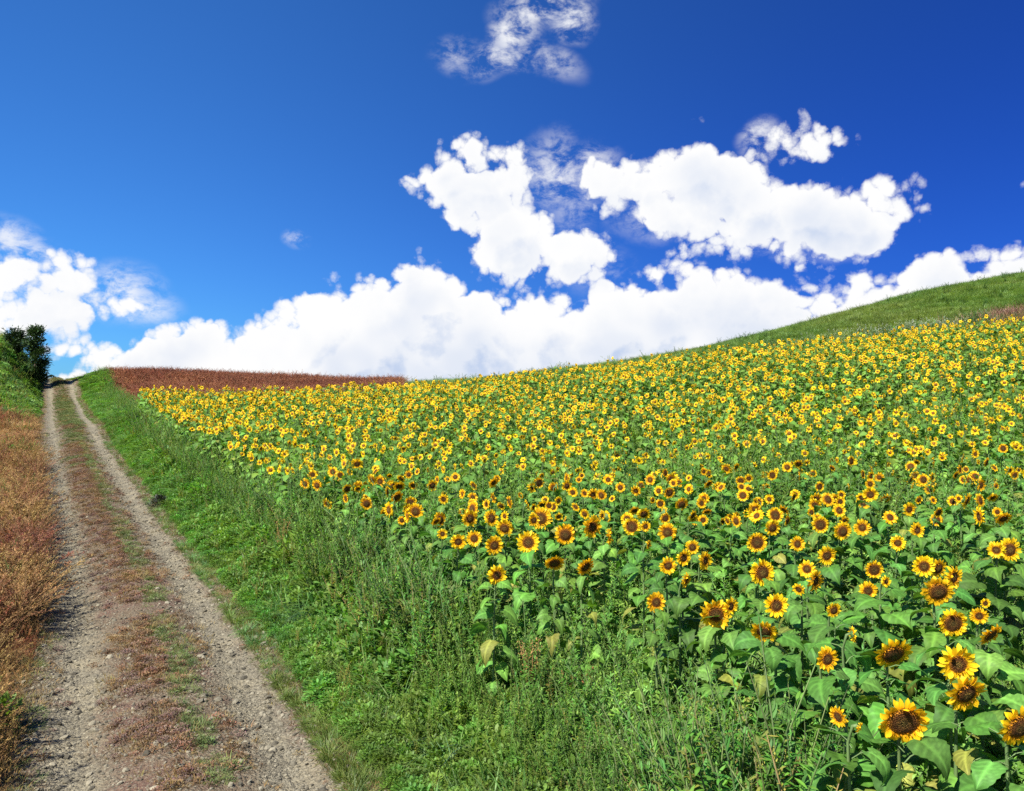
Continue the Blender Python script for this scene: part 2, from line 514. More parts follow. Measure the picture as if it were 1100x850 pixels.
class MB:
    def __init__(self):
        self.v, self.f, self.c, self.m = [], [], [], []
        self.nv = 0
        self.mats = []

    def mi(self, mat):
        if mat not in self.mats:
            self.mats.append(mat)
        return self.mats.index(mat)

    def add(self, v, faces, c, mat):
        v = np.asarray(v, float)
        k = self.mi(mat)
        c = np.asarray(c, float)
        if c.ndim == 1:
            c = np.tile(c, (len(v), 1))
        self.v.append(v)
        self.c.append(c[:, :3])
        for f in faces:
            self.f.append(tuple(i + self.nv for i in f))
            self.m.append(k)
        self.nv += len(v)

    def merge(self, other, M):
        """another builder placed by a 4x4 matrix"""
        M = np.array(M)
        for v, c in zip(other.v, other.c):
            self.v.append(v @ M[:3, :3].T + M[:3, 3])
            self.c.append(c)
        idx = [self.mi(m) for m in other.mats]
        for f, k in zip(other.f, other.m):
            self.f.append(tuple(i + self.nv for i in f))
            self.m.append(idx[k])
        self.nv += other.nv

    def mesh(self, name):
        me = bpy.data.meshes.new(name)
        V = np.concatenate(self.v) if self.v else np.zeros((0, 3))
        me.from_pydata(V.tolist(), [], self.f)
        for m in self.mats:
            me.materials.append(m)
        me.polygons.foreach_set('material_index', np.array(self.m, dtype=np.int32))
        me.polygons.foreach_set('use_smooth', np.ones(len(self.f), dtype=bool))
        a = me.attributes.new('Col', 'FLOAT_COLOR', 'POINT')
        C = np.concatenate(self.c)
        a.data.foreach_set('color', np.hstack([C, np.ones((len(C), 1))]).astype(np.float32).ravel())
        me.update()
        return me

    # ---- shapes
    def tube(self, pts, radii, c, mat, k=5, cap=True):
        pts = [np.asarray(p, float) for p in pts]
        n = len(pts)
        V = []
        ref = np.array([0.31, 0.17, 0.93])
        for i in range(n):
            t = unit(pts[min(i + 1, n - 1)] - pts[max(i - 1, 0)])
            rf = ref if abs(t @ unit(ref)) < 0.9 else np.array([1.0, 0.1, 0])
            a = unit(np.cross(t, rf))
            b = np.cross(t, a)
            for j in range(k):
                th = 2 * PI * j / k
                V.append(pts[i] + radii[i] * (math.cos(th) * a + math.sin(th) * b))
        Fc = []
        for i in range(n - 1):
            for j in range(k):
                Fc.append((i * k + j, i * k + (j + 1) % k, (i + 1) * k + (j + 1) % k, (i + 1) * k + j))
        if cap:
            Fc.append(tuple(range((n - 1) * k, n * k)))
        self.add(V, Fc, c, mat)

    def blade(self, base, d, up, L, w0, n, bend, c, mat, prof=None, fold=0.0, wave=0.0, c_tip=None, twist=0.0):
        """a leaf: 2 strips either side of the midrib, bending down along its length"""
        t = unit(d)
        s = np.cross(t, up)
        if np.linalg.norm(s) < 1e-3:
            s = np.cross(t, [1.0, 0.2, 0])
        s = unit(s)
        nn = np.cross(s, t)
        p = np.asarray(base, float)
        V, C = [], []
        c = np.asarray(c, float)
        ct = c if c_tip is None else np.asarray(c_tip, float)
        three = fold != 0.0
        for i in range(n + 1):
            u = i / n
            a = bend * u
            dr = t * math.cos(a) - nn * math.sin(a)
            nr = t * math.sin(a) + nn * math.cos(a)
            if i:
                p = p + dr * (L / n)
            w = w0 * (prof(u) if prof else (1 - u) ** 0.7)
            sv = s * math.cos(twist * u) + nr * math.sin(twist * u)
            cc = c * (1 - u) + ct * u
            wv = wave * w0 * math.sin(u * 9 + bend * 5)
            if three:
                V += [p - sv * w + nr * (fold * w + wv), p, p + sv * w + nr * (fold * w - wv)]
                C += [cc * 0.95, cc * 1.1, cc * 0.95]
            else:
                V += [p - sv * w, p + sv * w]
                C += [cc, cc]
        k = 3 if three else 2
        Fc = []
        for i in range(n):
            for j in range(k - 1):
                Fc.append((i * k + j, i * k + j + 1, (i + 1) * k + j + 1, (i + 1) * k + j))
        self.add(V, Fc, C, mat)


def lance(u):
    return max(0.0, math.sin(PI * min(1, u) ** 0.75)) * 0.98 + 0.02


def heart(u):
    return float(np.interp(u, [0, .06, .2, .38, .58, .78, .92, 1], [.10, .36, .5, .47, .35, .2, .08, .0]))


def heart_leaf(b, base, d, up, L, W, bend, fold, c, mat, r, nu=17, half=4):
    # heart shaped blade, lobed at the stalk, wavy toothed margin, drooping tip; 'Vein' holds (along, across)
    t = unit(d)
    s = np.cross(t, up)
    s = unit(s if np.linalg.norm(s) > 1e-3 else np.cross(t, [1.0, .2, 0]))
    nn = np.cross(s, t)
    V, UVs = [], []
    ph, am = r.uniform(0, 6), r.uniform(.04, .12)
    asym = r.uniform(.9, 1.1)
    us = np.linspace(0, 1, nu)
    for u in us:
        w = float(np.interp(u, [0, .05, .14, .28, .42, .58, .74, .88, .96, 1], [.20, .40, .50, .505, .46, .36, .235, .11, .04, .004])) * W
        for j in range(-half, half + 1):
            q = j / half
            a = bend * u * u
            lx = L * (math.sin(a) / bend if abs(bend) > .05 else u * u) if False else L * u
            back = -.16 * L * abs(q) ** 1.5 * max(0, 1 - u / .30)          # lobes reach back past the stalk
            wq = w * (1 + .07 * math.sin(u * 38 + ph + j) * (abs(q) > .9)) * (asym if q > 0 else 1)
            along = lx + back
            p = np.asarray(base) + t * along * math.cos(a * .6) - nn * along * math.sin(a * .6) + s * wq * q
            p = p + nn * (fold * w * abs(q) - .35 * w * q * q * fold + am * L * math.sin(u * 7 + ph + q * 2.2) * abs(q) - .05 * L * q * q)
            V.append(p)
            UVs.append((u, q))
    k = 2 * half + 1
    Fc = [(i * k + j, i * k + j + 1, (i + 1) * k + j + 1, (i + 1) * k + j) for i in range(nu - 1) for j in range(k - 1)]
    C = []
    for u, q in UVs:
        vein = math.exp(-(q / .10) ** 2) + .55 * max(0, math.cos((u * 5.2 - abs(q) * 1.3) * 2 * PI)) ** 6 * (.1 < abs(q) < .9)
        C.append(np.asarray(c) * (1 + .9 * vein + r.uniform(-.12, .12)))
    b.add(V, Fc, C, mat)


def oval(u):
    return float(np.interp(u, [0, .2, .5, .8, 1], [.12, .42, .5, .36, .03]))


def petal_prof(u):
    return float(np.interp(u, [0, .2, .5, .75, .92, 1], [.45, .8, 1.0, .85, .42, .06]))


def tag(o, label=None, cat=None, group=None, kind=None):
    if label:
        o['label'] = label
    if cat:
        o['category'] = cat
    if group:
        o['group'] = group
    if kind:
        o['kind'] = kind
    return o


def link(name, me, parent=None):
    o = bpy.data.objects.new(name, me)
    col.objects.link(o)
    if parent:
        o.parent = parent
    return o


# ------------------------------------------------------------------ ground and track
def graded(lo, hi, centre, fine, grow):
    a = [centre]
    st = fine
    while a[-1] < hi:
        a.append(a[-1] + st)
        st = min(st * grow, 400)
    b = [centre]
    st = fine
    while b[-1] > lo:
        b.append(b[-1] - st)
        st = min(st * grow, 400)
    return np.array(b[:0:-1] + a)


def build_ground():
    ys = np.concatenate([-np.geomspace(4000, 12, 22), np.arange(-10, 40, 0.36), np.arange(40, 125, 0.7), np.geomspace(126, 6000, 34)])
    xs = np.concatenate([-np.geomspace(5000, 95, 28), np.arange(-92, -40, 0.8), np.arange(-40, 24, 0.36), np.arange(24, 80, 1.0), np.geomspace(82, 5000, 28)])
    X, Y = np.meshgrid(xs, ys)
    x, y = X.ravel(), Y.ravel()
    z = ground_z(x, y, road_cut=True)
    nx, ny = len(xs), len(ys)
    V = np.stack([x, y, z], 1)
    i = np.arange(nx * ny).reshape(ny, nx)
    Q = np.stack([i[:-1, :-1], i[:-1, 1:], i[1:, 1:], i[1:, :-1]], 2).reshape(-1, 4)
    me = bpy.data.meshes.new('ground')
    me.vertices.add(len(V))
    me.vertices.foreach_set('co', V.astype(np.float32).ravel())
    me.loops.add(Q.size)
    me.loops.foreach_set('vertex_index', Q.astype(np.int32).ravel())
    me.polygons.add(len(Q))
    me.polygons.foreach_set('loop_start', np.arange(0, Q.size, 4, dtype=np.int32))
    me.polygons.foreach_set('use_smooth', np.ones(len(Q), dtype=bool))
    me.update()
    me.validate()
    s = side(x, y)
    dry = sstep(-s, 0.9, 1.6) * (1 - sstep(y, 46, 50))
    red = sstep(x - (road_x(y) + 4.2), 0, 0.8) * sstep(y, 41, 42.5) * (1 - sstep(x - (430 - 550) / F * y, -1, 1)) * (1 - sstep(y, 100, 120))
    hil = sstep(y, 41, 42.5) * sstep(x - (430 - 550) / F * y, -1, 1)
    a = me.attributes.new('zone', 'FLOAT_COLOR', 'POINT')
    a.data.foreach_set('color', np.stack([dry, red, hil, np.ones_like(dry)], 1).astype(np.float32).ravel())
    me.materials.append(ground_mat())
    o = link('ground', me)
    tag(o, kind='structure')


def road_z(y, s):
    x = road_x(y) + s / 0.87
    z = ground_z(x, y)
    prof = -0.075 * np.exp(-((np.abs(s) - 0.82) / 0.26) ** 2) + 0.05 * np.exp(-(s / 0.42) ** 2)
    edge = -0.10 * sstep(np.abs(s), 1.35, 1.72)
    return x, z + 0.02 + prof + edge + 0.03 * (hash_noise(x, y, 2.3) - 0.5) + 0.02 * (hash_noise(x, y, 6.1) - 0.5)


def build_road():
    ys = np.concatenate([np.arange(-8, 30, 0.16), np.arange(30, 118, 0.5)])
    ss = np.linspace(-1.75, 1.75, 41)
    Y, S = np.meshgrid(ys, ss, indexing='ij')
    y, s = Y.ravel(), S.ravel()
    x, z = road_z(y, s)
    n, m = len(ys), len(ss)
    i = np.arange(n * m).reshape(n, m)
    Q = np.stack([i[:-1, :-1], i[:-1, 1:], i[1:, 1:], i[1:, :-1]], 2).reshape(-1, 4)
    me = bpy.data.meshes.new('dirt_road')
    me.from_pydata(np.stack([x, y, z], 1).tolist(), [], Q.tolist())
    me.polygons.foreach_set('use_smooth', np.ones(len(Q), dtype=bool))
    a = me.attributes.new('s', 'FLOAT', 'POINT')
    a.data.foreach_set('value', s.astype(np.float32))
    me.materials.append(road_mat())
    o = link('dirt_road', me)
    tag(o, kind='structure')


build_ground()
build_road()


# ------------------------------------------------------------------ scattering of what nobody could count
def proto(mb, name):
    return bpy.data.objects.new(name, mb.mesh(name))


def scatter(name, label, cat, pts, rot, scl, protos, idx=None):
    n = len(pts)
    me = bpy.data.meshes.new(name)
    me.vertices.add(n)
    me.vertices.foreach_set('co', np.asarray(pts, np.float32).ravel())
    a = me.attributes.new('rot', 'FLOAT_VECTOR', 'POINT')
    a.data.foreach_set('vector', np.asarray(rot, np.float32).ravel())
    a = me.attributes.new('scl', 'FLOAT_VECTOR', 'POINT')
    scl = np.asarray(scl, np.float32)
    if scl.ndim == 1:
        scl = np.stack([scl] * 3, 1)
    a.data.foreach_set('vector', scl.ravel())
    a = me.attributes.new('idx', 'INT', 'POINT')
    if idx is None:
        idx = rng.integers(0, len(protos), n)
    a.data.foreach_set('value', np.asarray(idx, np.int32))
    o = link(name, me)
    g = bpy.data.node_groups.new(name + '_scatter', 'GeometryNodeTree')
    g.interface.new_socket('Geometry', in_out='INPUT', socket_type='NodeSocketGeometry')
    g.interface.new_socket('Geometry', in_out='OUTPUT', socket_type='NodeSocketGeometry')
    T = NT(g)
    gi = T.node('NodeGroupInput')
    go = T.node('NodeGroupOutput')
    jn = T.node('GeometryNodeJoinGeometry')
    for p in reversed(protos):
        ob = T.node('GeometryNodeObjectInfo')
        ob.inputs['Object'].default_value = p
        gt = T.node('GeometryNodeGeometryToInstance', {0: ob.outputs['Geometry']})
        T.l.new(gt.outputs[0], jn.inputs[0])

    def na(nm, typ):
        nd = T.node('GeometryNodeInputNamedAttribute', data_type=typ)
        nd.inputs['Name'].default_value = nm
        return next(s for s in nd.outputs if s.enabled)
    ip = T.node('GeometryNodeInstanceOnPoints')
    T.l.new(gi.outputs[0], ip.inputs['Points'])
    T.l.new(jn.outputs[0], ip.inputs['Instance'])
    ip.inputs['Pick Instance'].default_value = True
    T.l.new(na('idx', 'INT'), ip.inputs['Instance Index'])
    er = T.node('FunctionNodeEulerToRotation')
    T.l.new(na('rot', 'FLOAT_VECTOR'), er.inputs[0])
    T.l.new(er.outputs[0], ip.inputs['Rotation'])
    T.l.new(na('scl', 'FLOAT_VECTOR'), ip.inputs['Scale'])
    T.l.new(ip.outputs[0], go.inputs[0])
    md = o.modifiers.new('scatter', 'NODES')
    md.node_group = g
    tag(o, label, cat, kind='stuff')
    return o


def rots(n, lean=0.12):
    return np.stack([rng.normal(0, lean, n), rng.normal(0, lean, n), rng.uniform(0, 2 * PI, n)], 1)


RG = [random.Random(100 + i) for i in range(60)]


def jit(c, r, a=0.25):
    k = 1 + r.uniform(-a, a)
    return np.array([c[0] * k * (1 + r.uniform(-.12, .12)), c[1] * k, c[2] * k * (1 + r.uniform(-.2, .2))])


def sph(r, up_lo, up_hi):
    a = r.uniform(0, 2 * PI)
    e = r.uniform(up_lo, up_hi)
    return np.array([math.cos(a) * math.cos(e), math.sin(a) * math.cos(e), math.sin(e)])


UP = np.array([0, 0, 1.0])


def grass_clump(r, n, L, w, c, mat, spread=0.10, c_tip=None, droop=(0.5, 1.6), seg=4):
    b = MB()
    for _ in range(n):
        a = r.uniform(0, 2 * PI)
        q = spread * math.sqrt(r.random())
        d = unit([math.cos(a) * r.uniform(.1, .6), math.sin(a) * r.uniform(.1, .6), 1])
        l = L * r.uniform(.5, 1.05)
        b.blade((math.cos(a) * q, math.sin(a) * q, -0.02), d, UP + 0.01, l, w * r.uniform(.6, 1.2), seg, r.uniform(*droop), jit(c, r), mat, c_tip=c_tip if c_tip is None else jit(c_tip, r))
    return b


def leafy_weed(r, H, nl, ll, lw, c, mat, stems=1, up=(0.1, 1.0), stemc=(0.09, 0.15, 0.04), top=None, bare=0.08):
    b = MB()
    for sidx in range(stems):
        off = np.array([r.gauss(0, .05), r.gauss(0, .05), 0]) * (stems > 1)
        lean = np.array([r.gauss(0, .12), r.gauss(0, .12), 0]) * (1.0 if stems == 1 else 1.8)
        h = H * r.uniform(.7, 1.05)
        P = [off + lean * (t * t) * h + np.array([0, 0, t * h]) for t in (0, .35, .7, 1)]
        b.tube(P, [.006, .005, .004, .0015], stemc, mat, k=3)
        for i in range(nl):
            t = bare + (1 - bare) * (i + r.random()) / nl
            p = off + lean * (t * t) * h + np.array([0, 0, t * h])
            sz = ll * (1.15 - .75 * t) * r.uniform(.7, 1.2)
            cc = jit(c, r)
            d = sph(r, *up)
            b.blade(p, d, UP + 0.013, sz, sz * lw, 3, r.uniform(-.2, .9), cc, mat, prof=oval, fold=0.12)
        if top is not None:
            for i in range(16):
                t = .78 + .25 * r.random()
                p = off + lean * (t * t) * h + np.array([r.gauss(0, .012), r.gauss(0, .012), t * h])
                b.blade(p, sph(r, .2, 1.3), UP + .013, .05, .012, 2, .3, jit(top, r), mat, prof=oval)
    return b


def bushy(r, rad, hgt, n, ll, c, mat):
    b = MB()
    for _ in range(n):
        d = sph(r, 0.0, 1.5)
        q = r.uniform(.45, 1.0) ** .5
        p = d * np.array([rad, rad, hgt]) * q
        dd = unit(d + np.array([r.gauss(0, .5), r.gauss(0, .5), r.gauss(0.1, .4)]))
        b.blade(p, dd, UP + .013, ll * r.uniform(.6, 1.2), ll * .42, 3, r.uniform(-.1, .8), jit(c, r), mat, prof=oval, fold=0.15)
    for _ in range(7):
        d = sph(r, .2, 1.4)
        b.tube([(0, 0, 0), d * np.array([rad, rad, hgt]) * .5, d * np.array([rad, rad, hgt]) * .9], [.006, .004, .002], np.array(c) * .8, mat, k=3)
    return b


G1 = (0.098, 0.230, 0.028)
G2 = (0.125, 0.265, 0.036)
G3 = (0.068, 0.175, 0.046)
G4 = (0.125, 0.245, 0.042)

weed_p = [proto(leafy_weed(RG[0], .95, 70, .085, .32, G1, M_WEED), 'tall_weed'), proto(leafy_weed(RG[1], .8, 60, .07, .3, G2, M_WEED, stems=2), 'tall_weed'),
          proto(leafy_weed(RG[2], 1.05, 80, .075, .25, G1, M_WEED, up=(.4, 1.2)), 'tall_weed'), proto(leafy_weed(RG[3], .7, 40, .09, .4, G2, M_WEED, stems=3), 'tall_weed'),
          proto(leafy_weed(RG[4], .9, 50, .08, .28, G4, M_WEED, stems=2, top=(.16, .2, .05)), 'tall_weed'),
          proto(bushy(RG[5], .30, .42, 190, .085, G1, M_WEED), 'low_weed'), proto(bushy(RG[6], .25, .32, 170, .07, G2, M_WEED), 'low_weed'), proto(bushy(RG[7], .34, .48, 200, .10, G4, M_WEED), 'low_weed')]
weed_p += [proto(leafy_weed(RG[8], 1.1, 60, .07, .24, (.10, .23, .035), M_WEED, stems=3, up=(.7, 1.35), stemc=(.17, .24, .08)), 'tall_weed'), proto(leafy_weed(RG[9], .9, 50, .07, .3, (.26, .25, .045), M_WEED, stems=2, stemc=(.25, .2, .08)), 'yellowing_weed')]
field_p = [proto(leafy_weed(random.Random(90 + i), [.95, .85, 1.05, .8, .9][i], [70, 60, 80, 46, 60][i], .09, [.3, .3, .24, .38, .28][i], [(.15, .30, .045), (.165, .32, .055), (.135, .28, .042), (.18, .31, .05), (.19, .34, .07)][i], M_WEED, stems=[1, 2, 2, 3, 2][i], up=(.1, 1.2), stemc=(.16, .24, .08)), 'field_weed') for i in range(5)]  # brighter greens than the verge weeds: light from above put into the colour
grass_p = [proto(grass_clump(RG[10], 34, .5, .009, (.085, .21, .04), M_GRASS, c_tip=(.15, .28, .07)), 'grass_clump'), proto(grass_clump(RG[11], 38, .38, .008, (.07, .19, .05), M_GRASS, c_tip=(.13, .26, .09)), 'grass_clump'),
           proto(grass_clump(RG[12], 30, .62, .009, (.085, .2, .04), M_GRASS, droop=(.9, 2.2)), 'grass_clump'), proto(grass_clump(RG[13], 34, .3, .008, (.16, .21, .055), M_GRASS, spread=.16), 'grass_clump')]


def log_y(n, lo, hi):
    return np.exp(rng.uniform(math.log(lo), math.log(hi), n))


def place(x, y, dz=0.0):
    return np.stack([x, y, ground_z(x, y) + dz], 1)


# --- right verge: low grass by the track rising to tall weeds at the sunflowers
def verge():
    def zone(n, lo, hi, f_lo, f_hi, pw=1.0):
        y = log_y(n, lo, hi)
        a = road_x(y) + 1.32 / .87
        b = np.where(y < 41, edge_x(y) + .25, road_x(y) + 4.5)
        f = f_lo + (f_hi - f_lo) * rng.random(n) ** pw
        x = a + (b - a) * f
        return x, y, f
    x, y, f = zone(21000, 4.0, 98, 0.06, 1.03, 0.85)
    hs = (0.38 + 0.66 * sstep(f, .15, .8)) * rng.uniform(.6, 1.25, len(x)) * (0.4 + 1.15 * (.5 * hash_noise(x, y, .6) + .5 * hash_noise(x, y, 1.5)))
    hs = np.where(y > 41, np.minimum(hs, .85), hs)
    tall = rng.random(len(x)) < (0.06 + 0.62 * sstep(f, .35, .85))
    idx = np.where(tall, rng.choice([0, 1, 2, 3, 3, 4, 8], len(x)), rng.integers(5, 8, len(x)))
    idx = np.where(rng.random(len(x)) < .03 + .12 * (hash_noise(x, y, .75) > .8), 9, idx)
    wide = hs * rng.uniform(.85, 1.2, len(x)) * (1 + 0.012 * y)
    scatter('verge_weeds', 'tall green weeds filling the verge between the dirt track and the sunflowers', 'weeds', place(x, y), rots(len(x)), np.stack([wide, wide, hs], 1), weed_p, idx)
    x, y, f = zone(8000, 4.5, 98, -0.12, 0.6, 1.4)
    hs = (0.26 + 0.55 * sstep(f, 0.0, .45)) * rng.uniform(.5, 1.25, len(x)) * (0.35 + 1.1 * hash_noise(x, y, .9))
    wide = hs * rng.uniform(.9, 1.3, len(x)) * (1 + .012 * y)
    scatter('verge_grass', 'green grass along the right edge of the dirt track', 'grass', place(x, y), rots(len(x), .32), np.stack([wide, wide, hs], 1), grass_p, np.where((f < .12) & (rng.random(len(x)) < .6), 3, rng.integers(0, 4, len(x))))


verge()


# --- left bank: dry orange and rust weeds near, green further up
def left_bank():
    tan_c, rust_c, dark_c = (.38, .25, .09), (.32, .105, .040), (.13, .060, .038)
    dry_p = [proto(grass_clump(RG[20], 44, .55, .005, tan_c, M_DRY, c_tip=(.5, .32, .13), droop=(.3, 1.3)), 'dry_clump'), proto(grass_clump(RG[21], 40, .42, .005, rust_c, M_DRY, c_tip=(.42, .22, .08)), 'dry_clump'),
             proto(leafy_weed(RG[22], .8, 34, .045, .28, rust_c, M_DRY, stems=5, up=(.5, 1.3), stemc=(.2, .09, .04), top=rust_c), 'dry_weed'), proto(leafy_weed(RG[23], .65, 60, .05, .28, tan_c, M_DRY, stems=4, stemc=(.3, .17, .07), top=tan_c), 'dry_weed'),
             proto(leafy_weed(RG[24], .95, 34, .045, .28, dark_c, M_DRY, stems=5, up=(.5, 1.35), stemc=(.12, .05, .03), top=(.2, .07, .035)), 'dry_weed')]
    n = 13000
    y = log_y(n, 5.0, 49)
    q = rng.random(n) ** 1.3
    x = road_x(y) - (1.30 + q * 5.2) / .87
    idx = np.where(rng.random(n) < .35 + .4 * sstep(y, 12, 25), np.where(rng.random(n) < .65, 0, 1), rng.integers(2, 5, n))
    rust = (hash_noise(x, y, .5) > .66) | ((y < 21) & (rng.random(n) < .80 - .025 * np.maximum(y - 8, 0)))
    idx = np.where(rust & (rng.random(n) < .6), np.where(rng.random(n) < .6, 2, 4), idx)
    strip = (q > .02) & (q < .12) & (y > 11) & (y < 30) & (hash_noise(x, y, .7) > .3)  # row of dark weeds put in for the shade along the bank's track-side edge
    idx = np.where(strip & (rng.random(n) < .8), 4, idx)
    hs = rng.uniform(.45, 1.2, n) * (.30 + .70 * sstep(q, 0, .16)) * (.35 + .85 * hash_noise(x, y, .8))
    hs = np.where(strip, np.maximum(hs, rng.uniform(.5, .95, n)), hs)
    w = hs * rng.uniform(.9, 1.3, n) * (1 + .01 * y)
    scatter('dry_weeds', 'dry orange and rust brown weeds on the left bank beside the track', 'weeds', place(x, y), rots(n, .2), np.stack([w, w, hs], 1), dry_p, idx)
    n = 2600
    y = log_y(n, 6, 47)
    x = road_x(y) - (1.5 + rng.random(n) * 4) / .87
    k = hash_noise(x, y, .45) > .55
    x, y = x[k], y[k]
    n = len(x)
    s = rng.uniform(.4, .9, n)
    scatter('bank_herbs', 'scattered green herbs among the dry weeds of the left bank', 'weeds', place(x, y), rots(n), s, weed_p)
    n = 9000
    y = rng.uniform(45, 100, n)
    q = rng.random(n)
    x = road_x(y) - (1.45 + q * 6.5) / .87
    k = (y > 46 + 4 * hash_noise(x, y, .8))
    x, y, q = x[k], y[k], q[k]
    n = len(x)
    s = rng.uniform(.7, 1.3, n) * (.5 + .5 * sstep(q, 0, .15)) * (.7 + .6 * hash_noise(x, y, .4))
    w = s * 1.6
    scatter('bank_grass', 'dense green grass and weeds on the high bank left of the track', 'grass', place(x, y), rots(n, .2), np.stack([w, w, s * .9], 1), grass_p + weed_p[5:], None)


left_bank()


# --- on the track: low herbs down the middle and along the edges, loose stones
def track_cover():
    herb_p = [proto(grass_clump(RG[30], 26, .13, .0035, (.13, .17, .04), M_ROADG, spread=.09), 'track_tuft'), proto(grass_clump(RG[31], 22, .10, .004, (.22, .15, .05), M_ROADG, spread=.1), 'track_tuft'),
              proto(bushy(RG[32], .09, .06, 60, .024, (.21, .12, .055), M_ROADG), 'track_herb'), proto(bushy(RG[33], .08, .05, 60, .022, (.13, .17, .05), M_ROADG), 'track_herb'), proto(bushy(RG[34], .09, .055, 60, .022, (.20, .128, .098), M_ROADG), 'track_herb')]
    n = 19000
    y = log_y(n, 5.5, 98)
    s = rng.normal(0.02, .30, n)
    pat = .6 * hash_noise(road_x(y) + s, y, 1.3) + .4 * hash_noise(road_x(y) + s, y, 4.1)
    k = (np.abs(s) < .68) & (rng.random(n) < sstep(pat, .40 - .013 * y, .80 - .013 * y) * np.interp(y, [5, 12, 30], [.5, .65, .9]))
    y, s = y[k], s[k]
    n2 = 8000
    y2 = log_y(n2, 5.5, 98)
    s2 = np.where(rng.random(n2) < .5, -1, 1) * rng.normal(1.40, .17, n2)
    y, s = np.concatenate([y, y2]), np.concatenate([s, s2])
    x, z = road_z(y, s)
    n = len(x)
    g = hash_noise(x, y, .33) + .35 * (hash_noise(x, y, 1.7) - .5)
    right = sstep(s, -.3, .4)
    line = np.abs(s - .27 - .12 * (hash_noise(x, y, .5) - .5)) < .13 + .16 * (hash_noise(x, y, 1.1) - .4)
    green = (line & (rng.random(n) < .85)) | (g + .8 * sstep(y, 20, 50) > .92)
    idx = np.where(green, np.where(rng.random(n) < .65, 0, 3), rng.choice([1, 1, 2, 4], n))
    idx = np.where(np.abs(s) > 1.05, rng.choice([0, 1, 1], n), idx)
    sc_ = rng.uniform(.3, 1.05, n) * (1 + .014 * y)
    scatter('track_herbs', 'low grass and reddish herbs along the middle strip of the dirt track', 'grass', np.stack([x, y, z - .005], 1), rots(n, .15), np.stack([sc_, sc_, sc_ * .9], 1), herb_p, idx)
    # stones
    sp = []
    for i in range(5):
        r = RG[40 + i]
        V, Fc = ico()
        V = V * np.array([1, r.uniform(.7, .95), r.uniform(.45, .7)])
        V = V * (1 + np.array([[r.uniform(-.16, .16)] for _ in V]))
        b = MB()
        b.add(V, Fc, (.3, .3, .3), M_STONE)
        me = b.mesh('stone')
        me.polygons.foreach_set('use_smooth', np.zeros(len(me.polygons), dtype=bool))
        sp.append(bpy.data.objects.new('stone', me))
    n = 26000
    y = log_y(n, 5.2, 40)
    s = np.where(rng.random(n) < .72, np.where(rng.random(n) < .5, -1, 1) * rng.normal(.86, .30, n), rng.uniform(-1.5, 1.5, n))
    k = np.abs(s) < 1.6
    y, s = y[k], s[k]
    x, z = road_z(y, s)
    n = len(x)
    sz = .0062 * np.exp(rng.normal(0.25, .62, n)) * (1 + .02 * y)
    sz = np.minimum(sz, .05)
    scatter('gravel', 'loose grey gravel stones strewn over the two ruts of the track', 'gravel', np.stack([x, y, z + sz * .1], 1), rots(n, .4), sz, sp)


def ico():
    t = (1 + 5 ** .5) / 2
    V = np.array([(-1, t, 0), (1, t, 0), (-1, -t, 0), (1, -t, 0), (0, -1, t), (0, 1, t), (0, -1, -t), (0, 1, -t), (t, 0, -1), (t, 0, 1), (-t, 0, -1), (-t, 0, 1)], float)
    V /= np.linalg.norm(V[0])
    Fc = [(0, 11, 5), (0, 5, 1), (0, 1, 7), (0, 7, 10), (0, 10, 11), (1, 5, 9), (5, 11, 4), (11, 10, 2), (10, 7, 6), (7, 1, 8), (3, 9, 4), (3, 4, 2), (3, 2, 6), (3, 6, 8), (3, 8, 9), (4, 9, 5), (2, 4, 11), (6, 2, 10), (8, 6, 7), (9, 8, 1)]
    return V, Fc


def ico2(V, Fc):
    V = list(V)
    mid = {}

    def m(a, b):
        k = (min(a, b), max(a, b))
        if k not in mid:
            mid[k] = len(V)
            V.append(unit(np.asarray(V[a]) + np.asarray(V[b])))
        return mid[k]
    out = []
    for a, b, c in Fc:
        p, q, r_ = m(a, b), m(b, c), m(c, a)
        out += [(a, p, r_), (p, b, q), (r_, q, c), (p, q, r_)]
    return np.array(V), out


track_cover()


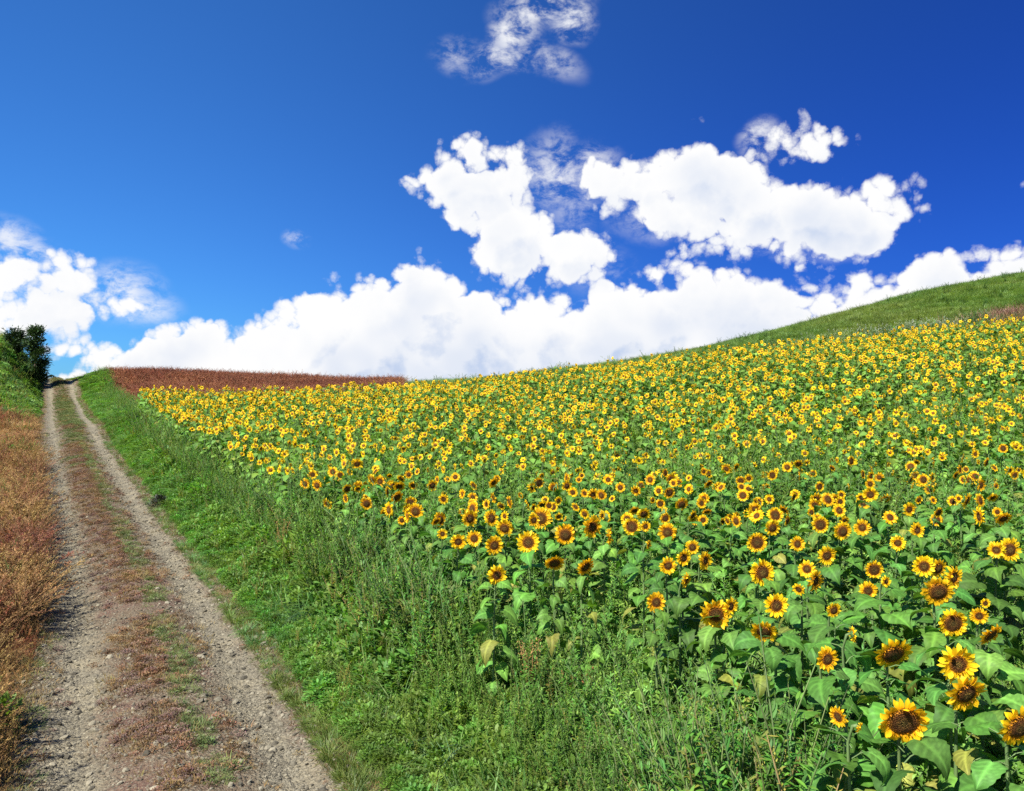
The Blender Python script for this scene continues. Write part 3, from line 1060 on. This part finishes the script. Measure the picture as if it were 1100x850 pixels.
# --- the red-brown field and the green hill behind the sunflowers
def far_fields():
    red_c = (.27, .092, .040)
    red_p = [proto(leafy_weed(RG[50], .75, 46, .11, .32, red_c, M_RED, stems=2, stemc=(.14, .05, .03), top=(.22, .075, .04), up=(.2, 1.3)), 'red_stalk'), proto(leafy_weed(RG[51], .65, 46, .10, .35, (.22, .078, .038), M_RED, stems=3, stemc=(.12, .045, .03), up=(.3, 1.3)), 'red_stalk'),
             proto(leafy_weed(RG[52], .8, 40, .1, .3, (.21, .085, .045), M_RED, stems=2, stemc=(.16, .07, .04), up=(.4, 1.4)), 'red_stalk')]
    n = 15000
    y = rng.uniform(42.2, 82, n)
    xa = road_x(y) + 4.35
    xb = (432 - 550) / F * y
    x = xa + (xb - xa) * rng.random(n)
    hs = rng.uniform(.65, 1.1, n) * (.8 + .4 * hash_noise(x, y, .3))
    w = hs * 1.5
    scatter('red_crop', 'dry red brown crop field between the track and the sunflower field', 'crop', place(x, y), rots(n, .12), np.stack([w, w, hs], 1), red_p)
    hill_p = [proto(grass_clump(RG[53], 60, .55, .009, (.145, .25, .06), M_HILL, spread=.28, c_tip=(.20, .31, .09), droop=(.2, 1.0), seg=3), 'hill_tuft'), proto(grass_clump(RG[54], 60, .45, .009, (.15, .25, .06), M_HILL, spread=.32, c_tip=(.23, .32, .10), seg=3), 'hill_tuft'),
              proto(leafy_weed(RG[55], .8, 40, .13, .35, (.06, .14, .04), M_HILL, stems=3), 'hill_weed')]
    n = 46000
    y = rng.uniform(42.3, 100, n)
    px = rng.uniform(425, 1330, n)
    x = (px - 550) / F * y
    hs = rng.uniform(.45, .9, n) * (.7 + .5 * hash_noise(x, y, .25))
    idx = np.where(rng.random(n) < np.where(y < 50, .35, .02), 2, rng.integers(0, 2, n))
    hs = np.where((idx == 2) & (y < 50), hs * 1.25, hs)
    w = hs * 1.5
    scatter('hill_grass', 'tall green grass covering the hill above the sunflower field', 'grass', place(x, y), rots(n, .12), np.stack([w, w, hs], 1), hill_p, idx)
    # pale flowering weeds and a pinkish dry patch by the upper right edge of the sunflowers
    pale_p = [proto(leafy_weed(RG[56], .95, 36, .1, .35, (.07, .15, .06), M_HILL, stems=3, top=(.62, .62, .55)), 'pale_weed')]
    n = 420
    px = np.concatenate([rng.normal(1000, 28, n // 2), rng.normal(900, 40, n - n // 2)])
    y = rng.uniform(43, 49, n)
    x = (px - 550) / F * y
    s = rng.uniform(.8, 1.35, n)
    scatter('pale_weeds', 'pale flowering weeds along the upper edge of the sunflower field', 'weeds', place(x, y), rots(n), s, pale_p)
    pink_p = [proto(grass_clump(RG[57], 40, .7, .012, (.36, .19, .14), M_DRY, spread=.3, c_tip=(.45, .27, .2), droop=(.2, .9), seg=3), 'pink_tuft')]
    n = 700
    px = 1150 - np.abs(rng.normal(0, 48, n))
    px = np.where(rng.random(n) < .4, 1150 + np.abs(rng.normal(0, 60, n)), px)
    y = rng.uniform(45, 51, n)
    x = (px - 550) / F * y
    scatter('pinkish_grass', 'pinkish dry grass patch at the upper right edge of the sunflowers', 'grass', place(x, y), rots(n), rng.uniform(1.0, 1.7, n), pink_p)


far_fields()


# ------------------------------------------------------------------ sunflowers
LEAFC = (0.098, 0.210, 0.036)
STEMC = (0.13, 0.20, 0.065)
H0 = 1.5


def stem_mb(r, k=6):
    b = MB()
    bx, by = r.gauss(0, .03), r.gauss(0, .03)
    P = [(0, 0, -.05), (bx, by + .01, H0 * .35), (bx * .6, by * .6 + .02, H0 * .7), (0, .045, H0 * .94), (0, .02, H0 * 1.0), (0, -.005, H0 * 1.005)]
    b.tube(P, [.013, .0125, .011, .009, .010, .012], STEMC, M_STEM, k=k)
    return b


def leaves_mb(r, n, detail=True, base=None):
    b = MB()
    ang = r.uniform(0, 6)
    for i in range(n):
        t = .14 + .80 * (i + r.uniform(.1, .9)) / n
        ang += 2.4 + r.uniform(-.3, .3)
        z = H0 * t
        L = .24 * (1.0 - .40 * abs(t - .55) / .5) * r.uniform(.75, 1.15)
        pl = L * r.uniform(.4, .6)
        d = np.array([math.cos(ang), math.sin(ang), 0])
        e = r.uniform(.3, .7)
        tip = np.array([0, .02, z]) + d * pl * math.cos(e) + UP * pl * math.sin(e)
        if detail:
            b.tube([(0, .02, z), (np.array([0, .02, z]) + tip) / 2 + UP * .01, tip], [.0045, .004, .003], STEMC, M_STEM, k=3, cap=False)
        c = jit(LEAFC if base is None else base, r, .30)
        if r.random() < .07:
            c = jit((.24, .24, .05), r, .2)
        dd = unit(d * math.cos(.1) + UP * r.uniform(-.35, .2) + np.array([r.gauss(0, .2), r.gauss(0, .2), 0]))
        upv = UP + np.array([r.gauss(0, .25), r.gauss(0, .25), 0])
        if detail:
            heart_leaf(b, tip, dd, upv, L, L * r.uniform(.8, .98), r.uniform(.3, 1.5), r.uniform(.05, .35), c, M_LEAF, r)
        else:
            b.blade(tip, dd, upv, L, L * .88, 3, r.uniform(.3, 1.1), c, M_LEAF, prof=heart, fold=r.uniform(.1, .3))
    return b


def disc_mb(r, rd, dome, seg=24, rings=6, calyx=True, gain=1.0):
    """flower disc facing -Y with the green receptacle behind it; unit flower diameter"""
    b = MB()
    V, C = [(0, -dome, 0)], [(.10, .055, .02)]
    cols = [(.20, .14, .035), (.16, .09, .024), (.10, .046, .014), (.125, .052, .013), (.32, .14, .015), (.52, .26, .018)]
    hole = r.random() < .5
    if hole:
        C[0] = (.16, .13, .03)
        cols[0] = (.11, .075, .025)
    for i in range(1, rings + 1):
        q = i / rings
        y = -dome * (1 - q ** 2.4) + (.012 if i == rings else 0)
        if hole and q < .4:
            y += .02 * (1 - q / .4)
        for j in range(seg):
            th = 2 * PI * j / seg
            rr = rd * q * (1 + r.uniform(-.02, .02))
            V.append((rr * math.cos(th), y + r.uniform(-.006, .006), rr * math.sin(th)))
            cc = np.array(cols[min(5, int((q - 1e-6) * 6))]) * r.uniform(.8, 1.2) * gain
            C.append(cc)
    Fc = [(0, 1 + (j + 1) % seg, 1 + j) for j in range(seg)]
    for i in range(rings - 1):
        a, bb = 1 + i * seg, 1 + (i + 1) * seg
        for j in range(seg):
            Fc.append((a + j, a + (j + 1) % seg, bb + (j + 1) % seg, bb + j))
    b.add(V, Fc, C, M_DISC)
    if calyx:
        V, Fc = [], []
        st = [(rd * 1.0, .014), (rd * .98, .05), (rd * .6, .10), (.07, .14), (.05, .20)]
        for rr, y in st:
            for j in range(12):
                th = 2 * PI * j / 12
                V.append((rr * math.cos(th), y, rr * math.sin(th)))
        for i in range(len(st) - 1):
            for j in range(12):
                Fc.append((i * 12 + j, i * 12 + (j + 1) % 12, (i + 1) * 12 + (j + 1) % 12, (i + 1) * 12 + j))
        b.add(V, Fc, (.09, .17, .045), M_STEM)
    return b


Y1 = np.array((.90, .64, .014))
Y2 = np.array((.88, .48, .008))


def petals_mb(r, rd, n=(22, 20), seg=4, ragged=.12, lemon=False):
    b = MB()
    for layer, k in enumerate(n):
        for j in range(k):
            th = 2 * PI * (j + .5 * layer + r.uniform(-.3, .3)) / k
            rad = np.array([math.cos(th), 0, math.sin(th)])
            L = (.5 - rd * .92) * (1.04 if layer == 0 else .9) * r.uniform(1 - ragged * 1.6, 1 + ragged * .7)
            w = .058 * r.uniform(.75, 1.2) * (21 / k) ** .7
            fw = r.uniform(-.05, .28) + (.18 if layer else 0)
            d = unit(rad + np.array([0, -fw, 0]) + np.array([r.gauss(0, .09), 0, r.gauss(0, .09)]))
            up = np.array([0, -1.0, 0]) + np.array([r.gauss(0, .15), 0, r.gauss(0, .15)])
            base = rad * rd * .92 + np.array([0, .012 - .012 * layer, 0])
            bend = r.uniform(-.5, .8) if r.random() < .72 else r.uniform(-1.2, 1.9)
            b.blade(base, d, up, L, w, seg, bend, (Y1 if lemon else Y2) * r.uniform(.9, 1.1), M_PETAL, prof=petal_prof, fold=.22 if seg > 2 else 0.0, c_tip=Y1 * r.uniform(.9, 1.06), twist=r.gauss(0, .3))
    # short orange florets curling in over the rim of the disc
    if seg > 2:
        for j in range(30):
            th = 2 * PI * (j + r.uniform(-.4, .4)) / 30
            rad = np.array([math.cos(th), 0, math.sin(th)])
            d = unit(rad * r.uniform(-.2, .7) + np.array([0, -1.0, 0]))
            b.blade(rad * rd * r.uniform(.82, 1.0) + np.array([0, -.005, 0]), d, rad, r.uniform(.04, .085), .016, 2, r.uniform(-.3, .5), np.array((.62, .27, .01)) * r.uniform(.7, 1.2), M_PETAL, prof=petal_prof)
    return b


def sepals_mb(r, rd):
    b = MB()
    for j in range(17):
        th = 2 * PI * (j + r.uniform(-.3, .3)) / 17
        rad = np.array([math.cos(th), 0, math.sin(th)])
        d = unit(rad + np.array([0, r.uniform(-.1, .5), 0]))
        b.blade(rad * rd * .8 + np.array([0, .05, 0]), d, np.array([0, -1.0, 0]), r.uniform(.13, .2), .035, 3, r.uniform(-.9, .4), jit((.10, .19, .05), r), M_STEM, prof=lance, fold=.15)
    return b


NV = 7
head_me, petal_me, sepal_me, rds = [], [], [], []
for i in range(NV):
    r = random.Random(500 + i)
    rd = [.25, .275, .235, .30, .255, .32, .265][i]
    dome = [.05, .06, .03, .08, .04, .05, .07][i]
    rds.append(rd)
    head_me.append(disc_mb(r, rd, dome, gain=1.2).mesh('flower_head'))
    petal_me.append(petals_mb(r, rd).mesh('petals'))
    sepal_me.append(sepals_mb(r, rd).mesh('sepals'))
stem_me = [stem_mb(random.Random(600 + i)).mesh('stem') for i in range(4)]
leaves_me = [leaves_mb(random.Random(620 + i), [22, 25, 23, 27, 22, 24][i]).mesh('leaves') for i in range(6)]

GROUP = 'sunflowers of the field'


def sunflower(x, y, g, h, D, rotz, tilt, var, label, r, lush=1.0):
    t = bpy.data.objects.new('sunflower', None)
    t.empty_display_size = .2
    col.objects.link(t)
    t.location = (x, y, g)
    t.rotation_euler = (0, 0, rotz)
    tag(t, label, 'sunflower', GROUP)
    sz = h / H0
    s = link('stem', stem_me[var % 4], t)
    s.scale = (.9, .9, sz)
    l = link('leaves', leaves_me[r.randrange(6)], t)
    k = r.uniform(.85, 1.1) * lush
    l.scale = (k, k, sz)
    l.rotation_euler = (0, 0, r.uniform(0, 6.28))
    hd = link('flower_head', head_me[var % NV], t)
    back = .14 * D
    hd.location = (0, -.005 - back * math.cos(tilt), h + .003 + back * math.sin(tilt))
        # the roll about the flower's own axis comes first, then the tilt
    hd.rotation_euler = (Matrix.Rotation(-tilt, 3, 'X') @ Matrix.Rotation(r.uniform(0, 6.28), 3, 'Y')).to_euler()
    hd.scale = (D, D, D)
    link('petals', petal_me[var % NV], hd)
    link('sepals', sepal_me[var % NV], hd)
    return t


# (px, py, size, turn, tilt, variant, label): the big near flowers, read off the photograph
HERO = [
    (970, 773, 52, -8, -28, 5, 'large sunflower with the widest dark disc, on a bent pale stem, lowest in view'),
    (1091, 780, 46, 12, -20, 3, 'big sunflower cut by the right picture edge beside large heart shaped leaves'),
    (1035, 745, 44, 10, -26, 6, 'big shaggy sunflower directly below and touching another big bloom with pale centre'),
    (1028, 714, 41, -4, -4, 2, 'big sunflower with pale greenish centre directly above a touching shaggy bloom'),
    (958, 700, 40, 4, -42, 3, 'heavy nodding sunflower whose top petals catch the sun above its shaded disc'),
    (887, 709, 27, 15, 0, 0, 'small upright sunflower with orange disc left of the heavy nodding bloom'),
    (905, 772, 23, -60, -10, 4, 'half turned ragged sunflower low among leaves left of the wide dark disc bloom'),
    (922, 784, 13, 50, -30, 2, 'tiny drooping yellow bloom tucked beside the half turned ragged sunflower'),
    (833, 652, 27, 5, 5, 0, 'upright sunflower on a straight bare stem just above a drooping shaded bloom'),
    (822, 677, 29, -18, -45, 1, 'drooping shaded sunflower tucked under the upright straight stemmed one'),
    (769, 659, 34, -6, -14, 4, 'broad sunflower with smaller bloom behind its right side at the field corner'),
    (783, 652, 20, 30, 0, 2, 'smaller bloom peeping from behind the broad sunflower at the field corner'),
    (817, 616, 29, 12, 2, 1, 'tall sunflower with reddish brown disc standing above the drooping pair'),
    (873, 624, 25, 40, -5, 2, 'turned bright yellow sunflower, lower of a clump of overlapping pale blooms'),
    (868, 612, 19, -25, 10, 0, 'upper bloom of the bright yellow overlapping clump beside a reddish disc sunflower'),
    (860, 634, 14, -40, -20, 4, 'small ragged bloom at the left foot of the bright yellow clump'),
    (895, 657, 17, 10, -10, 1, 'small orange half closed sunflower on a thin stalk among leaves'),
    (932, 635, 21, 0, 0, 4, 'round sunflower with orange brown disc right below a darker disc bloom'),
    (939, 612, 20, -5, -10, 5, 'sunflower with nearly black disc and short petals above a round orange one'),
    (951, 626, 13, 20, 5, 2, 'small pale yellow bloom right beside the nearly black disc sunflower'),
    (1007, 635, 33, -6, -22, 3, 'biggest bloom of the tight cluster, hanging low with a dark disc'),
    (993, 609, 24, -15, -2, 0, 'upper left bloom of the tight cluster of overlapping sunflowers'),
    (1006, 611, 22, 20, -12, 6, 'dark shaded bloom at the top of the tight overlapping cluster'),
    (1022, 621, 26, 28, 0, 2, 'pale yellow bloom on the right side of the tight overlapping cluster'),
    (1023, 670, 31, -4, -16, 5, 'wide sunflower with black oval disc between the cluster and the touching pair'),
    (1062, 682, 28, 25, -48, 3, 'hanging shaded sunflower half covered by a leaf near the right picture edge'),
    (1053, 663, 19, -20, -10, 2, 'orange bloom just above the hanging leaf covered sunflower'),
    (1059, 649, 11, 0, 0, 0, 'very small round bloom above the orange and hanging pair near the right edge'),
    (1083, 591, 26, 4, 0, 1, 'bright round sunflower overlapping a smaller bloom at the right picture edge'),
    (1072, 592, 19, -35, 0, 2, 'smaller bloom half hidden behind the bright round one at the right edge'),
    (914, 684, 17, 84, 5, 2, 'thin sunflower seen edge on, pale yellow against dark leaves'),
    (813, 583, 22, -4, -4, 5, 'dark centred sunflower above the tall reddish disc one'),
    (856, 585, 17, 4, 8, 0, 'small evenly round sunflower right of a dark centred bloom'),
    (887, 597, 22, 10, -8, 4, 'ragged wide sunflower left of the nearly black disc bloom'),
    (704, 648, 22, 8, 4, 0, 'lone sunflower on a tall bare stem standing forward of the field edge'),
    (533, 618, 22, 14, -6, 2, 'lone low orange sunflower below the row at the left field corner'),
    (568, 583, 26, -8, 2, 4, 'round bright sunflower in the middle of the corner row'),
    (581, 557, 25, -4, 4, 1, 'large round sunflower standing tallest above the corner row'),
    (530, 586, 21, 16, -4, 0, 'orange sunflower right of a touching pair in the corner row'),
    (492, 582, 18, 8, -10, 2, 'leftmost full bloom of the corner row, orange and tightly petalled'),
    (510, 579, 18, -10, 2, 4, 'second bloom from the left in the corner row, touching its neighbours'),
    (475, 574, 12, 10, 4, 2, 'tiny bloom at the very left end of the corner row'),
    (543, 567, 20, -14, -18, 6, 'half shaded sunflower behind and above the corner row'),
    (607, 574, 23, 0, -8, 3, 'wide yellow sunflower with oval disc right of the corner row'),
    (595, 604, 21, 8, -50, 3, 'almost wholly shaded drooping sunflower under the corner row'),
    (627, 608, 22, 34, -38, 1, 'drooping sunflower with sunlit left petals beside the wholly shaded one'),
    (634, 566, 24, 30, -8, 4, 'shaggy turned sunflower right of the wide oval disc bloom'),
    (652, 577, 19, 74, 6, 2, 'narrow yellow sunflower seen almost edge on in the corner'),
    (679, 566, 20, -10, 0, 5, 'sunflower with a large dark disc right of the narrow edge on bloom'),
    (693, 566, 12, 10, 0, 2, 'small bloom touching the right side of a large dark disc sunflower'),
    (717, 572, 21, -6, -4, 1, 'orange brown disc sunflower standing above a dense knot of blooms'),
    (717, 608, 19, 8, 0, 0, 'left bloom of the dense knot above the lone tall stemmed sunflower'),
    (735, 624, 17, 50, -15, 2, 'lower turned yellow bloom of the dense knot above the lone one'),
    (733, 600, 18, 24, -4, 4, 'middle ragged bloom of the dense knot of sunflowers'),
    (744, 588, 16, -8, -4, 6, 'top dark disc bloom of the dense knot of sunflowers'),
    (755, 603, 21, 40, 4, 2, 'bright pale yellow sunflower facing away to the right of the dense knot'),
    (695, 586, 11, 60, 0, 2, 'small edge on yellow bloom between the dark disc sunflower and the dense knot'),
    (881, 564, 19, -4, -6, 5, 'sunflower with big brown disc, left of a touching vertical pair'),
    (904, 571, 20, 6, -4, 3, 'lower dark bloom of the touching vertical pair'),
    (926, 567, 18, -6, 4, 0, 'evenly round small sunflower right of the touching vertical pair'),
    (984, 570, 18, 14, 4, 2, 'bright yellow turned sunflower left of the upper right blooms'),
    (965, 584, 17, -16, 0, 2, 'pale half open sunflower above the tight overlapping cluster'),
    (829, 567, 18, 8, -14, 6, 'sunflower with shaded lower half above a dark centred bloom'),
]

heads_xy = []
n_ind = 0
for k, (px, py, size, turn, tilt, var, label) in enumerate(HERO):
    r = random.Random(2000 + k)
    h = 1.47 + r.uniform(-.06, .06)
    if py > 690:
        h = 1.42
    d = 2.5
    while d < 30:
        x = (px - 550) / F * d
        z = (425 - py) / F * d
        if z <= gz(x, d) + h:
            break
        d += .03
    x = (px - 550) / F * d
    D = size / F * d * 1.06
    sunflower(x, d + .02, gz(x, d), h, D, R(turn), R(tilt * .7), var, label, r, .72 if 470 < px < 720 and py > 600 else 1.0)
    heads_xy.append((x, d))
    n_ind += 1
    0 and print('hero', k, round(x, 2), round(d, 2), round(D, 3))

# the rest of the field
cand = []
ymax = 42.0
y = 3.0
pts = []
for _ in range(34000):
    yy = math.sqrt(random.uniform(2.5 ** 2, ymax ** 2))
    pxx = random.uniform(-140, 1330)
    pts.append(((pxx - 550) / F * yy, yy))
P = np.array(pts)
jag = .35 * (hash_noise(P[:, 0], P[:, 1], .9) - .5)
keep = P[:, 0] > edge_x(P[:, 1]) + .15 + jag
P = P[keep]
G = ground_z(P[:, 0], P[:, 1])
HH = rng.normal(1.47, .09, len(P)) + .2 * (hash_noise(P[:, 0], P[:, 1], .3) - .5)
PYS = 425 - (G + HH) / P[:, 1] * F
PXS = P[:, 0] / P[:, 1] * F + 550
ok = ~((PYS > 560) & (PXS < 1112)) & ~((P[:, 1] < 6) & (PXS < 1170))
ok &= rng.random(len(P)) < np.interp(P[:, 1], [8, 14, 22, 30, 40], [.27, .24, .26, .36, .62]) * (.55 + .75 * hash_noise(P[:, 0], P[:, 1], .6)) * np.where(P[:, 0] < edge_x(P[:, 1]) + 1.5, 2.3, 1.0)
# dart throwing so that no two stand in one spot
P, G, HH = P[ok], G[ok], HH[ok]
cell = {}
sel = []
hx = np.array(heads_xy)
for i in range(len(P)):
    x, yv = P[i]
    c = (int(math.floor(x / .3)), int(math.floor(yv / .3)))
    if any((x - P[j][0]) ** 2 + (yv - P[j][1]) ** 2 < (.27 if yv < 20 else .20 if yv < 28 else .16) ** 2 for dx in (-1, 0, 1) for dy in (-1, 0, 1) for j in cell.get((c[0] + dx, c[1] + dy), ())):
        continue
    if (np.hypot(hx[:, 0] - x, hx[:, 1] - yv) < .25).any():
        continue
    cell.setdefault(c, []).append(i)
    sel.append(i)
P, G, HH = P[sel], G[sel], HH[sel]
print('sunflowers', len(P))
PXS = P[:, 0] / P[:, 1] * F + 550
inview = (PXS > -5) & (PXS < 1095)
order = np.argsort(np.where(inview, P[:, 1], 1e9))
near = set(order[:300 - n_ind].tolist())
dist_lim = P[order[300 - n_ind - 1], 1]
print('individuals out to', dist_lim)
TAIL = 'medium small sunflower with dark disc in the crowded rows behind the largest near blooms'
for i in sorted(near):
    r = random.Random(4000 + i)
    D = (.205 if P[i, 0] < edge_x(P[i, 1]) + 1.5 else .18) * r.uniform(.65, 1.3)
    sunflower(P[i, 0], P[i, 1], G[i], HH[i], D, r.gauss(0, .7), r.gauss(-.05, .36), r.randrange(NV), TAIL, r)

far_p = []
for i in range(20):
    r = random.Random(700 + i)
    b = MB()
    rd = r.uniform(.17, .28)
    tl = r.gauss(.05, .35)
    D = .172 * r.uniform(.62, 1.3)
    M = Matrix.Translation((0, -.03, H0)) @ Matrix.Rotation(r.gauss(0, .75), 4, 'Z') @ Matrix.Rotation(-tl, 4, 'X') @ Matrix.Scale(D, 4)
    b.merge(disc_mb(r, rd, .05, seg=10, rings=3, gain=1.5), M)
    b.merge(petals_mb(r, rd, n=(13, 11), seg=2, ragged=.22, lemon=True), M)
    b.merge(stem_mb(r, 4), Matrix.Identity(4))
    b.merge(leaves_mb(r, 17, False, (.165, .30, .05)), Matrix.Identity(4))  # leaf colour lightened to hold the top light on distant plants
    far_p.append(proto(b, 'far_sunflower'))
for i in range(6):                              # fuller plants for the few rows close by outside the frame
    r = random.Random(760 + i)
    b = MB()
    M = Matrix.Translation((0, -.03, H0)) @ Matrix.Rotation(r.gauss(0, .5), 4, 'Z') @ Matrix.Rotation(-r.gauss(-.05, .3), 4, 'X') @ Matrix.Scale(.2 * r.uniform(.8, 1.2), 4)
    b.merge(disc_mb(r, .26, .05, gain=1.2), M)
    b.merge(petals_mb(r, .26), M)
    b.merge(sepals_mb(r, .26), M)
    b.merge(stem_mb(r), Matrix.Identity(4))
    b.merge(leaves_mb(r, 22), Matrix.Identity(4))
    far_p.append(proto(b, 'far_sunflower'))
rest = np.array([i for i in range(len(P)) if i not in near])
pick = np.where(P[rest, 1] < 13, rng.integers(20, 26, len(rest)), rng.integers(0, 20, len(rest)))
rr = rots(len(rest), .05)
rr[:, 2] = rng.normal(0, .35, len(rest))
sx = rng.uniform(.92, 1.15, len(rest))
scatter('sunflower_rows', 'thousands of distant yellow sunflowers covering the slope up to the hill', 'sunflowers', np.stack([P[rest, 0], P[rest, 1], G[rest]], 1), rr, np.stack([sx, sx, HH[rest] / H0], 1), far_p, pick)

# green growth between the sunflowers
def undergrowth():
    n = 27000
    y = log_y(n, 3.0, 42)
    px = rng.uniform(-140, 1330, n)
    x = (px - 550) / F * y
    k = (x > edge_x(y) + .1) & (rng.random(n) < np.interp(y, [5, 11], [.38, 1.0]))
    x, y = x[k], y[k]
    n = len(x)
    h = rng.uniform(.8, 1.35, n) * (.75 + .6 * hash_noise(x, y, .4)) * np.interp(y, [6, 12], [.72, 1.16])
    w = h * rng.uniform(.9, 1.2, n) * (1 + .01 * y)
    idx = rng.integers(0, 5, n)
    scatter('field_undergrowth', 'green weeds growing up between the sunflower stems', 'weeds', place(x, y), rots(n), np.stack([w, w, h], 1), field_p, idx)


undergrowth()


# ------------------------------------------------------------------ trees on the bank
def tree(name, label, x, y, H, Rr, n, c, seed, top_lean=0.0):
    r = random.Random(seed)
    g = gz(x, y)
    t = bpy.data.objects.new(name, None)
    t.location = (x, y, g)
    col.objects.link(t)
    tag(t, label, 'tree', 'dark trees on the left bank')
    tr = MB()
    tr.tube([(0, 0, -.2), (.04, .02, H * .3), (-.03, .03, H * .62), (top_lean, 0, H * .93)], [.16, .12, .075, .02], (.1, .08, .06), M_BARK, k=8)
    cr = MB()
    for i in range(26):
        f = r.uniform(.06, .97)
        p0 = np.array([top_lean * f, 0, H * f])
        a = r.uniform(0, 2 * PI)
        rad = Rr * (.75 + .65 * math.sin(PI * min(1, f * .95 + .05)) - .35 * f) * r.uniform(.65, 1.15)
        p1 = p0 + np.array([math.cos(a) * rad, math.sin(a) * rad, r.uniform(.05, .5)])
        tr.tube([p0, (p0 + p1) / 2 + UP * .04, p1], [.035, .022, .008], (.1, .08, .06), M_BARK, k=4)
        for j in range(n // 26):
            q = r.uniform(.25, 1.08)
            p = p0 + (p1 - p0) * q + np.array([r.gauss(0, .17), r.gauss(0, .17), r.gauss(.05, .2)])
            d = unit((p - p0) * np.array([1, 1, .3]) + np.array([r.gauss(0, .3), r.gauss(0, .3), r.gauss(.25, .35)]))
            L = r.uniform(.16, .34)
            cr.blade(p, d, UP + np.array([r.gauss(0, .4), r.gauss(0, .4), .01]), L, L * .34, 2, r.uniform(-.2, .6), jit(c, r, .4), M_TREE, prof=oval)
    link('trunk', tr.mesh('trunk'), t)
    link('crown', cr.mesh('crown'), t)
    return t


tree('dark_tree', 'taller dark green tree at the crest of the left bank beside the track', -41.0, 72, 4.7, .72, 7500, (.034, .070, .022), 31, .15)
tree('dark_tree', 'smaller dark tree half hidden behind grass, left of the taller tree', -43.0, 72.6, 2.4, .75, 4200, (.036, .075, .024), 37, -.1)

# low dark shrub added for the shade where the track meets the sky
sh = bpy.data.objects.new('crest_shade_shrub', None)
sx_, sy_ = float(road_x(99)) - .6, 99
sh.location = (sx_, sy_, gz(sx_, sy_))
col.objects.link(sh)
tag(sh, 'low dark shrub added for the shade at the top of the track on the skyline', 'shrub')
link('foliage', bushy(random.Random(71), .6, .45, 420, .14, (.03, .05, .02), M_TREE).mesh('foliage'), sh)


# ------------------------------------------------------------------ single plants, stone and stick one can point at
def spot(px, py):
    d = 3.0
    while d < 120:
        x = (px - 550) / F * d
        if (425 - py) / F * d <= gz(x, d):
            break
        d += .05
    return x, d


def tuft(px, py, L, label, seed, n=240):
    x, y = spot(px, py)
    b = grass_clump(random.Random(seed), n, L, .006, (.05, .125, .07), M_GRASS, spread=.2, c_tip=(.13, .22, .14), droop=(1.1, 2.5), seg=6)
    o = link('grass_tuft', b.mesh('grass_tuft'))
    o.location = (x, y, gz(x, y))
    tag(o, label, 'grass tuft', 'arching grass tufts on the verge')


tuft(352, 668, .85, 'big arching blue green grass tuft, uppermost on the verge slope', 81)
tuft(452, 770, .75, 'broad pale green grass tuft mounded halfway down the verge', 82)
tuft(520, 815, .7, 'blue green grass tuft drooping over a dark hollow near the picture bottom', 83)


def dock(px, py, H, label, seed):
    x, y = spot(px, py)
    r = random.Random(seed)
    t = bpy.data.objects.new('dock_plant', None)
    t.location = (x, y, gz(x, y))
    col.objects.link(t)
    tag(t, label, 'dock plant', 'rusty dock plants in the verge')
    st, sd, lf = MB(), MB(), MB()
    for k in range(5):
        lean = np.array([r.gauss(0, .1), r.gauss(0, .1), 0])
        h = H * r.uniform(.75, 1.05)
        P_ = [lean * f * f + np.array([0, 0, f * h]) for f in (0, .4, .75, 1)]
        st.tube(P_, [.007, .006, .004, .002], (.2, .07, .035), M_DRY, k=4)
        for i in range(90):
            f = r.uniform(.45, 1.02)
            p = lean * f * f + np.array([r.gauss(0, .02), r.gauss(0, .02), f * h])
            sd.blade(p, sph(r, -.2, 1.2), UP + .01, .028, .011, 2, .4, jit((.27, .085, .04), r, .35), M_DRY, prof=oval)
    for i in range(12):
        d = sph(r, .2, .9)
        lf.blade((0, 0, .04), d, UP + .01, r.uniform(.16, .28), .04, 5, 1.0, jit((.10, .13, .035), r), M_WEED, prof=lance, fold=.15)
    link('stem', st.mesh('stem'), t)
    link('seed_head', sd.mesh('seed_head'), t)
    link('leaves', lf.mesh('leaves'), t)


dock(302, 618, 1.0, 'rusty dock plant uppermost on the verge, above the arching tuft', 91)
dock(572, 800, .95, 'rusty dock plant with the densest seed spikes amid green weeds below the field corner', 92)
dock(614, 806, .75, 'thin reddish dock plant right of the dense rusty one', 93)
dock(418, 712, .6, 'short brown dock plant beside a dark hollow in the verge', 94)

rx_, ry_ = spot(166, 545)
t = bpy.data.objects.new('weed_clump', None)
t.location = (rx_ + .12, ry_, gz(rx_, ry_))
col.objects.link(t)
tag(t, 'low dark withered weed clump at the grass edge of the right rut', 'weed clump')
link('leaves', bushy(random.Random(77), .26, .3, 420, .075, (.055, .06, .04), M_TREE).mesh('leaves'), t)

x, y = spot(70, 540)
b = MB()
b.tube([(-.35, 0, 0), (-.1, .03, .015), (.15, -.02, .02), (.42, .05, .01)], [.014, .013, .011, .006], (.07, .05, .035), M_BARK, k=6)
b.tube([(.12, -.02, .02), (.25, .1, .03)], [.008, .004], (.07, .05, .035), M_BARK, k=5)
o = link('stick', b.mesh('stick'))
o.location = (x, y, float(road_z(np.array([y]), np.array([float(side(x, y))]))[1][0]) + .015)
o.rotation_euler = (0, 0, .15)
tag(o, 'thin dark dry stick lying across the left rut', 'stick')
